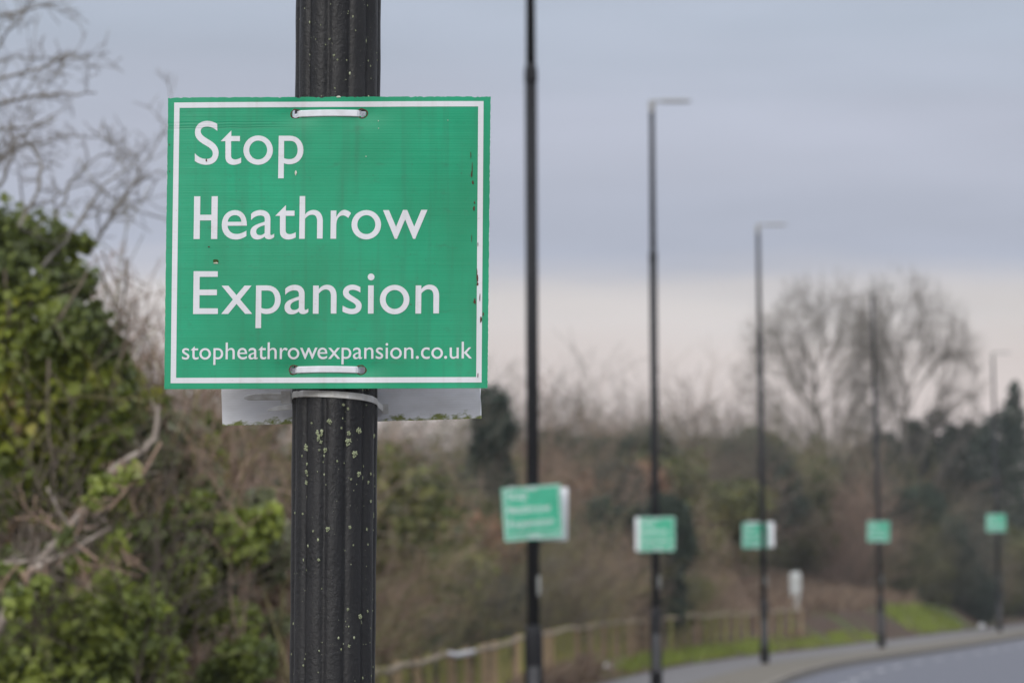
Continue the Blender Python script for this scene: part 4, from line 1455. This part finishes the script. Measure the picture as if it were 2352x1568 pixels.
# bare limbs, traced where the picture shows them, with twigs grown from them
bs, bv2 = [], []
limbs = [([(-90, 270), (0, 237), (79, 222), (150, 217), (220, 214)], 30.3, 29.6, 0.011), ([(-80, 215), (0, 185), (101, 149), (170, 122)], 30.4, 30.0, 0.010),
         ([(-90, 70), (0, 33), (66, 22), (145, 8)], 30.6, 30.2, 0.010), ([(-60, 220), (0, 97), (57, 26), (90, -30)], 30.9, 30.4, 0.008),
         ([(90, 620), (150, 550), (185, 505), (246, 422), (303, 378)], 30.2, 31.0, 0.012), ([(200, 590), (281, 452), (334, 408), (372, 390)], 30.8, 31.4, 0.009),
         ([(255, 500), (325, 391), (382, 299), (400, 260)], 31.6, 32.0, 0.006), ([(40, 520), (88, 440), (97, 378), (70, 330), (20, 280)], 30.0, 30.6, 0.011),
         ([(-60, 430), (20, 350), (60, 300), (130, 270)], 30.5, 30.9, 0.009), ([(-40, 380), (60, 330), (150, 310), (230, 318), (262, 330)], 30.6, 31.0, 0.006),
         ([(120, 520), (160, 420), (230, 360), (290, 340)], 30.7, 31.2, 0.007), ([(-80, 330), (-10, 300), (80, 290), (160, 240)], 30.2, 30.7, 0.008),
         ([(60, 480), (200, 420), (320, 490), (390, 500)], 31.0, 31.7, 0.005), ([(-50, 160), (40, 130), (130, 140), (190, 165)], 30.9, 31.3, 0.005),
         ([(0, 430), (30, 360), (20, 290), (50, 230)], 30.3, 30.1, 0.008)]
for pts, d0, d1, r in limbs:
    r *= 1.25
    q = px_path(pts, d0, d1)
    fine = []
    for i in range(len(q) - 1):
        for k in range(3):
            fine.append(q[i].lerp(q[i + 1], k / 3) + rvec(0.006))
    fine.append(q[-1])
    n = len(fine)
    for i in range(n - 1):
        r1, r2 = r * (1 - 0.75 * i / n), r * (1 - 0.75 * (i + 1) / n)
        bs.append((*fine[i], *fine[i + 1], r1, r2)); bv2.append(random.uniform(0.3, 0.8))
        dd_ = (fine[i + 1] - fine[i]).normalized()
        for _ in range(1):
            if random.random() < 0.8:
                side = rvec(1.0); side = (side - dd_ * side.dot(dd_)).normalized()
                grow(bs, bv2, fine[i].copy(), (dd_ * 0.6 + side * 0.8).normalized(), random.uniform(0.12, 0.38), r1 * 0.5, 1, 0.8, 0.0, 3, (1, 2, 2), 0.45, 0.0024)
link('bare_branches', tubes_mesh('bare_branches', bs, M['twig_tree'], 4, bv2), ivy_root)


def px_blob(x, y, r, d, ry=None, dz=1.0):
    return (at(x, y, d) - O, (r * K, max(r, 60) * K * dz, (ry or r) * K))


top_bl = [px_blob(10, 540, 95, 30.6), px_blob(90, 545, 75, 30.4), px_blob(150, 570, 55, 30.6), px_blob(195, 560, 28, 30.7, 20), px_blob(40, 650, 110, 30.3), px_blob(150, 660, 65, 30.4),
          px_blob(-60, 640, 120, 30.8), px_blob(195, 650, 35, 30.3)]
p_, d_ = blob_points(2500, top_bl, 0.1)
nr_ = d_ * 0.6 + rng.normal(size=d_.shape) * 0.8 + np.array([0, -0.2, 0.4])
link('ivy_top', leaves_mesh('ivy_top', p_, nr_, 0.055 * (0.6 + 0.8 * rng.random(len(p_))), M['ivy'], rng.beta(1.2, 3.0, len(p_)) * 0.8, 0.75, 0.35), ivy_root)
mid_bl = [px_blob(60, 760, 130, 30.2), px_blob(160, 770, 85, 30.0), px_blob(215, 730, 45, 30.2), px_blob(245, 800, 55, 30.4), px_blob(30, 880, 150, 30.3), px_blob(190, 880, 100, 30.2),
          px_blob(270, 860, 50, 30.5), px_blob(-70, 800, 140, 30.5), px_blob(60, 1010, 150, 30.4), px_blob(220, 980, 90, 30.3), px_blob(290, 930, 50, 30.6), px_blob(-80, 1000, 140, 30.8), px_blob(140, 1120, 110, 30.7)]
p_, d_ = blob_points(6600, mid_bl, 0.15)
nr_ = d_ * 0.6 + rng.normal(size=d_.shape) * 0.8 + np.array([0, -0.2, 0.4])
link('ivy_leaves', leaves_mesh('ivy_leaves', p_, nr_, 0.062 * (0.6 + 0.8 * rng.random(len(p_))), M['ivy'], rng.beta(1.6, 2.0, len(p_)), 0.75), ivy_root)
# dry stems hanging through the ivy
hs, hv_ = [], []
for _ in range(14):
    x, y = random.uniform(-20, 330), random.uniform(560, 1000)
    p = at(x, y, random.uniform(29.5, 30.6)) - O
    grow(hs, hv_, p, Vector((random.uniform(-.35, .35), random.uniform(-.2, .2), -1)).normalized(), random.uniform(0.3, 0.9), random.uniform(0.004, 0.010), 1, 0.6, -0.03, 5, (1, 1, 1), 0.6, 0.003)
tag(link('dry_stems', tubes_mesh('dry_stems', hs, M['twig_brown'], 4, hv_), ivy_root), kind='stuff')


def bush(name, blobs_px, d, mat, n, size, label, var, aspect=0.65, stem_mat='twig_brown', stems=26, cat='bush', beta=(1.6, 2.0), shell=0.35, stem_len=(0.5, 1.2), rooted=True):
    global O
    x0 = at(sum(b[0] for b in blobs_px) / len(blobs_px), 1400, d).x
    root = empty(name, (x0, d, 0.08), label, cat)
    O = Vector(root.location)
    kk = d / FPX
    bl = [(at(x, y, d + random.uniform(-0.35, 0.35)) - O, (r * kk, r * kk * 1.1, r * kk)) for x, y, r in blobs_px]
    p, dn = blob_points(n, bl, shell)
    nr = dn * 0.6 + rng.normal(size=dn.shape) * 0.8 + np.array([0, -0.2, 0.4])
    link('leaves', leaves_mesh('leaves', p, nr, size * (0.6 + 0.8 * rng.random(n)), mat, var[0] + (var[1] - var[0]) * rng.beta(*beta, n), aspect), root)
    ss, sv2 = [], []
    for _ in range(stems):
        b = random.choice(bl)
        g = Vector((b[0].x + random.gauss(0, 0.2), random.gauss(0, 0.25), -0.15))
        t = b[0] + Vector((random.gauss(0, b[1][0] * 0.6), random.gauss(0, b[1][1] * 0.6), random.gauss(0, b[1][2] * 0.6)))
        m = g.lerp(t, 0.55) + rvec(0.12)
        if not rooted: m = t - rvec(0.08); g = m
        else: ss += [(*g, *m, 0.010, 0.008)]; sv2 += [0.4]
        ss += [(*m, *t, 0.008, 0.005)]; sv2 += [0.5]
        grow(ss, sv2, t, ((t - m).normalized() + rvec(0.4)).normalized(), random.uniform(*stem_len), 0.006, 1, 0.7, -0.01, 5, (2, 2, 2), 0.5, 0.003)
    st = link('stems', tubes_mesh('stems', ss, M[stem_mat], 4, sv2), root)
    if not rooted: st['kind'] = 'stuff'
    return root


def loose(n, x0, x1, y0, y1, r0, r1, keep=None):
    """many small uneven clumps scattered over a patch of the bank (picture pixels)"""
    out = []
    while len(out) < n:
        x, y = random.uniform(x0, x1), random.uniform(y0, y1)
        if keep and not keep(x, y): continue
        out.append((x, y, random.uniform(r0, r1)))
    return out


bank = lambda x, y: y > 760 + 0.9 * max(0, x - 200)        # the bank falls away towards the post
bush('bramble_bush', loose(26, -60, 380, 1330, 1600, 40, 85), 29.4, M['bramble'], 5600, 0.062,
     'bright green bramble bush at the foot of the ivy-clad thorn', (0, 1), beta=(1.7, 1.6), shell=0.1, stems=40)
bush('ivy_bush', loose(24, -40, 380, 1080, 1400, 35, 75), 30.6, M['bramble'], 5200, 0.064,
     'mixed green and browning bush behind the fork of the pale branch', (0, 1), beta=(1.3, 1.3), shell=0.1, stems=18)
bush('bramble_bush', loose(30, 290, 620, 1150, 1590, 28, 62), 30.5, M['bramble'], 6600, 0.064,
     'dull green bramble bush beyond the pale broken branch', (0, 0.95), beta=(1.3, 1.6), shell=0.1, stems=14)
bush('trailing_ivy', [(235, 1115, 32), (215, 1150, 24), (150, 1230, 22), (45, 1385, 40), (95, 1345, 26), (20, 1330, 34), (300, 1090, 26), (180, 1300, 30), (270, 1250, 30)], 28.5, M['bramble'], 620, 0.058,
     'small leafy trail growing across the pale broken branch', (0, 1), beta=(1.6, 1.6), shell=0.0, stems=16, cat='plant', stem_len=(0.1, 0.3), rooted=False)
bush('buddleia_bush', loose(34, 310, 660, 930, 1440, 22, 50, bank), 30.9, M['greyleaf'], 5200, 0.085,
     'grey-green leafy shrub with narrow leaves under the big sign', (0, 1), 0.34, 'twig_olive', 12, beta=(1.5, 1.5), shell=0.1)
bush('dry_fern', loose(30, -20, 620, 780, 1560, 25, 60, bank), 33, M['deadleaf'], 4200, 0.07,
     'curled rust-brown leaves and stalks threaded between the green bushes', (0, 1), 0.55, 'twig_brown', 18, beta=(1.5, 1.5), shell=0.1, stem_len=(0.3, 0.8))
bush('tangled_briar', loose(26, 500, 740, 1150, 1590, 35, 80), 38, M['deadleaf'], 3200, 0.06,
     'tangle of dry brown briars between the leafy bushes and the fluted post', (0, 1), 0.6, 'twig_brown', 80, beta=(1.6, 1.6), shell=0.1, stem_len=(0.4, 1.0))
bush('tangled_briar', loose(20, 220, 480, 740, 1080, 30, 70, bank), 36.5, M['deadleaf'], 2400, 0.06,
     'reddish dry twiggy shrub rising behind the ivy leaves', (0, 1), 0.6, 'twig_brown', 45, beta=(1.6, 1.6), shell=0.1, stem_len=(0.4, 0.8))
bush('ivy_bush', loose(26, 170, 480, 760, 1200, 26, 56, bank), 31.6, M['ivy'], 4600, 0.072,
     'trailing green leaves spilling down behind the upright end of the pale branch', (0, 1), 0.7, 'twig_olive', 10, beta=(1.6, 1.5), shell=0.1)
bush('olive_bush', loose(26, 480, 780, 960, 1300, 40, 85), 56, M['olive'], 5200, 0.085,
     'olive green shrub seen past the lower edge of the big sign', (0, 1), 0.5, 'twig_olive', 50, beta=(1.7, 1.6), shell=0.1)

# pale broken branch that leans out of the bushes
root = empty('broken_branch', at(18, 1500, 28.9), 'pale barkless branch leaning forked through the green bushes', 'branch')
O = Vector(root.location)


def limb(name, pts, r0, r1, d0, d1, mat='twig_pale'):
    q = px_path(pts, d0, d1)
    seg, vr = [], []
    fine = []
    for i in range(len(q) - 1):
        for k in range(4):
            fine.append(q[i].lerp(q[i + 1], k / 4) + rvec(0.004))
    fine.append(q[-1])
    n = len(fine)
    for i in range(n - 1):
        seg.append((*fine[i], *fine[i + 1], r0 + (r1 - r0) * i / n, r0 + (r1 - r0) * (i + 1) / n)); vr.append(random.uniform(0.3, 1))
    for _ in range(max(2, n // 3)):
        i = random.randint(1, n - 2)
        dd_ = (fine[i + 1] - fine[i]).normalized()
        grow(seg, vr, fine[i].copy(), (dd_ * 0.5 + rvec(0.6)).normalized(), random.uniform(0.06, 0.28), 0.006, 1, 0.7, 0.0, 4, (1, 1, 1), 0.4, 0.0028)
    return link(name, tubes_mesh(name, seg, M[mat], 7, vr), root)


limb('main_limb', [(-30, 1500), (18, 1402), (78, 1300), (125, 1252), (203, 1157), (269, 1067), (334, 1032), (358, 1002), (364, 930)], 0.030, 0.012, 28.8, 28.9)
limb('side_limb', [(70, 1312), (125, 1282), (150, 1275), (185, 1252), (257, 1211)], 0.022, 0.012, 28.75, 28.7)
limb('side_limb', [(-20, 1296), (60, 1290), (119, 1282)], 0.010, 0.012, 28.8, 28.8)
limb('side_limb', [(110, 1120), (135, 1170), (179, 1240)], 0.007, 0.010, 28.9, 28.8)
limb('side_limb', [(125, 1282), (150, 1310), (195, 1325)], 0.010, 0.007, 28.8, 28.7)
limb('side_limb', [(60, 1400), (90, 1350), (125, 1290)], 0.008, 0.012, 28.8, 28.8)
root = empty('snapped_stem', at(556, 1500, 37), 'short pale snapped stem upright among the dry briars', 'branch')
O = Vector(root.location)
limb('stem', [(540, 1500), (545, 1300), (555, 1235), (566, 1205), (579, 1165)], 0.020, 0.022, 37, 36.6)

# ------------------------------------------------------------------ grass, bracken, marker, litter
def blades(name, n, sampler, h, w, mat, kind_label=None, lean=0.4):
    pts = np.array([sampler() for _ in range(n)])
    a = rng.random(n) * 6.283
    hh = h * (0.5 + rng.random(n))
    dx, dy = np.cos(a) * w / 2, np.sin(a) * w / 2
    lx, ly = rng.normal(size=n) * lean * hh, rng.normal(size=n) * lean * hh
    v = np.zeros((n, 4, 3))
    v[:, 0] = pts + np.stack([dx, dy, np.zeros(n)], 1)
    v[:, 1] = pts - np.stack([dx, dy, np.zeros(n)], 1)
    v[:, 2] = pts + np.stack([lx * 0.4 - dx * .7, ly * 0.4 - dy * .7, hh * 0.6], 1)
    v[:, 3] = pts + np.stack([lx, ly, hh], 1)
    b = (np.arange(n) * 4)[:, None]
    f = np.concatenate([b + np.array([[0, 1, 2]]), b + np.array([[0, 2, 3]])], 1).reshape(-1, 3)
    return tag(link(name, mesh(name, v.reshape(-1, 3), f, mat, False, np.repeat(rng.random(n), 4))), kind='stuff')


def strip_sampler(d0, d1, o0, o1):
    def s():
        while True:
            d, o = random.uniform(d0, d1), random.uniform(o0, o1)
            u, w = (d - d0) / (d1 - d0), (o - o0) / (o1 - o0)
            n = math.sin(d * 1.9 + 2 * math.sin(o * 3)) + math.sin(d * 0.7 + o * 4)
            if random.random() < min(1, 6 * u * (1 - u) + 0.05) * min(1, 5 * w * (1 - w) + 0.2) * (0.5 + 0.45 * n): break
        return (pole_x(d) + o, d, ground_z(d, o) - 0.01)
    return s


tag(blades('grass_verge', 9000, strip_sampler(100, 138, -2.6, -1.45), 0.13, 0.04, M['grass']), 'bright green grass along the foot of the fence', 'grass')
tag(blades('grass_verge', 5000, strip_sampler(136, 156, -2.1, -1.45), 0.07, 0.035, M['grass']), 'short green grass below the white marker', 'grass')
tag(blades('grass_bank', 3600, strip_sampler(168, 186, -3.0, -1.5), 0.16, 0.07, M['grass']), 'vivid green grass on the low bank near the last posts', 'grass')
tag(blades('leaf_litter', 12000, strip_sampler(50, 150, -2.7, -1.45), 0.05, 0.07, M['deadleaf'], lean=1.2), 'brown dead leaves between pavement and fence', 'leaves')
tag(blades('bracken', 16000, strip_sampler(138, 186, -9.0, -2.7), 0.40, 0.04, M['bracken']), 'dead brown bracken on the low bank', 'bracken')
tag(blades('bracken', 4000, strip_sampler(48, 140, -5.0, -3.4), 0.45, 0.03, M['bracken']), 'dead brown stalks at the back of the timber fence', 'bracken')

tag(blades('dry_grass', 3500, strip_sampler(58, 100, -2.35, -1.6), 0.34, 0.03, M['bracken']), 'thin dry grass stalks in front of the timber fence', 'grass')
mp = at(1827, 1400, 149)
mk = empty('marker_post', mp, 'white tapered marker post standing on the brown bank beyond the fence', 'marker post')
V, F = [], []
for z, w, t in [(-0.35, 0.07, 0.05), (0.0, 0.075, 0.05), (0.25, 0.105, 0.055), (0.55, 0.15, 0.06), (0.95, 0.155, 0.06), (1.02, 0.14, 0.05), (1.06, 0.10, 0.035)]:
    V += [(-w, -t, z), (w, -t, z), (w, t, z), (-w, t, z)]
for i in range(6):
    for k in range(4):
        F.append((4 * i + k, 4 * i + (k + 1) % 4, 4 * i + 4 + (k + 1) % 4, 4 * i + 4 + k))
F += [(3, 2, 1, 0), (24, 25, 26, 27)]
link('body', mesh('body', V, F, M['marker']), mk)
bv, bf = box_vf(-0.10, 0.10, -0.068, -0.058, 0.70, 0.86)
link('face_plate', mesh('face_plate', bv, bf, M['marker']), mk)


def litter(xp, yp, d, s, label):
    p = at(xp, yp, d); p.z = 0.0 if p.x - pole_x(d) > -1.46 else ground_z(d, p.x - pole_x(d))
    V, F = [], []
    n, m = 12, 8
    for j in range(m + 1):
        for i in range(n):
            a, b = 6.283 * i / n, math.pi * j / m
            q = s * random.uniform(0.75, 1.15)
            V.append((q * math.cos(a) * math.sin(b), q * math.sin(a) * math.sin(b), max(-0.01, s * 0.8 + 0.85 * q * math.cos(b))))
    for j in range(m):
        for i in range(n):
            F.append((j * n + i, (j + 1) * n + i, (j + 1) * n + (i + 1) % n, j * n + (i + 1) % n))
    o = link('litter', mesh('litter', V, F, M['litter']), None, p)
    return tag(o, label, 'litter')


litter(1397, 1548, 101, 0.085, 'crumpled white bag lying in dead leaves beside the pavement')
litter(2255, 1436, 189, 0.13, 'crumpled white rubbish on the verge close to the last lamp post')

# ------------------------------------------------------------------ haze
hv, hf = box_vf(-3200, 3200, -3100, 4200, -1.5, 20)
hm = bpy.data.materials.new('haze_air')
hm.use_nodes = True
hn = hm.node_tree.nodes
hn.clear()
h_out = hn.new('ShaderNodeOutputMaterial')
h_vol = hn.new('ShaderNodeVolumePrincipled')
h_vol.inputs['Color'].default_value = (0.86, 0.88, 0.92, 1)
h_vol.inputs['Density'].default_value = 0.00022
h_vol.inputs['Anisotropy'].default_value = 0.0
hm.node_tree.links.new(h_vol.outputs[0], h_out.inputs['Volume'])
tag(link('haze', mesh('haze', hv, hf, hm)), kind='stuff')
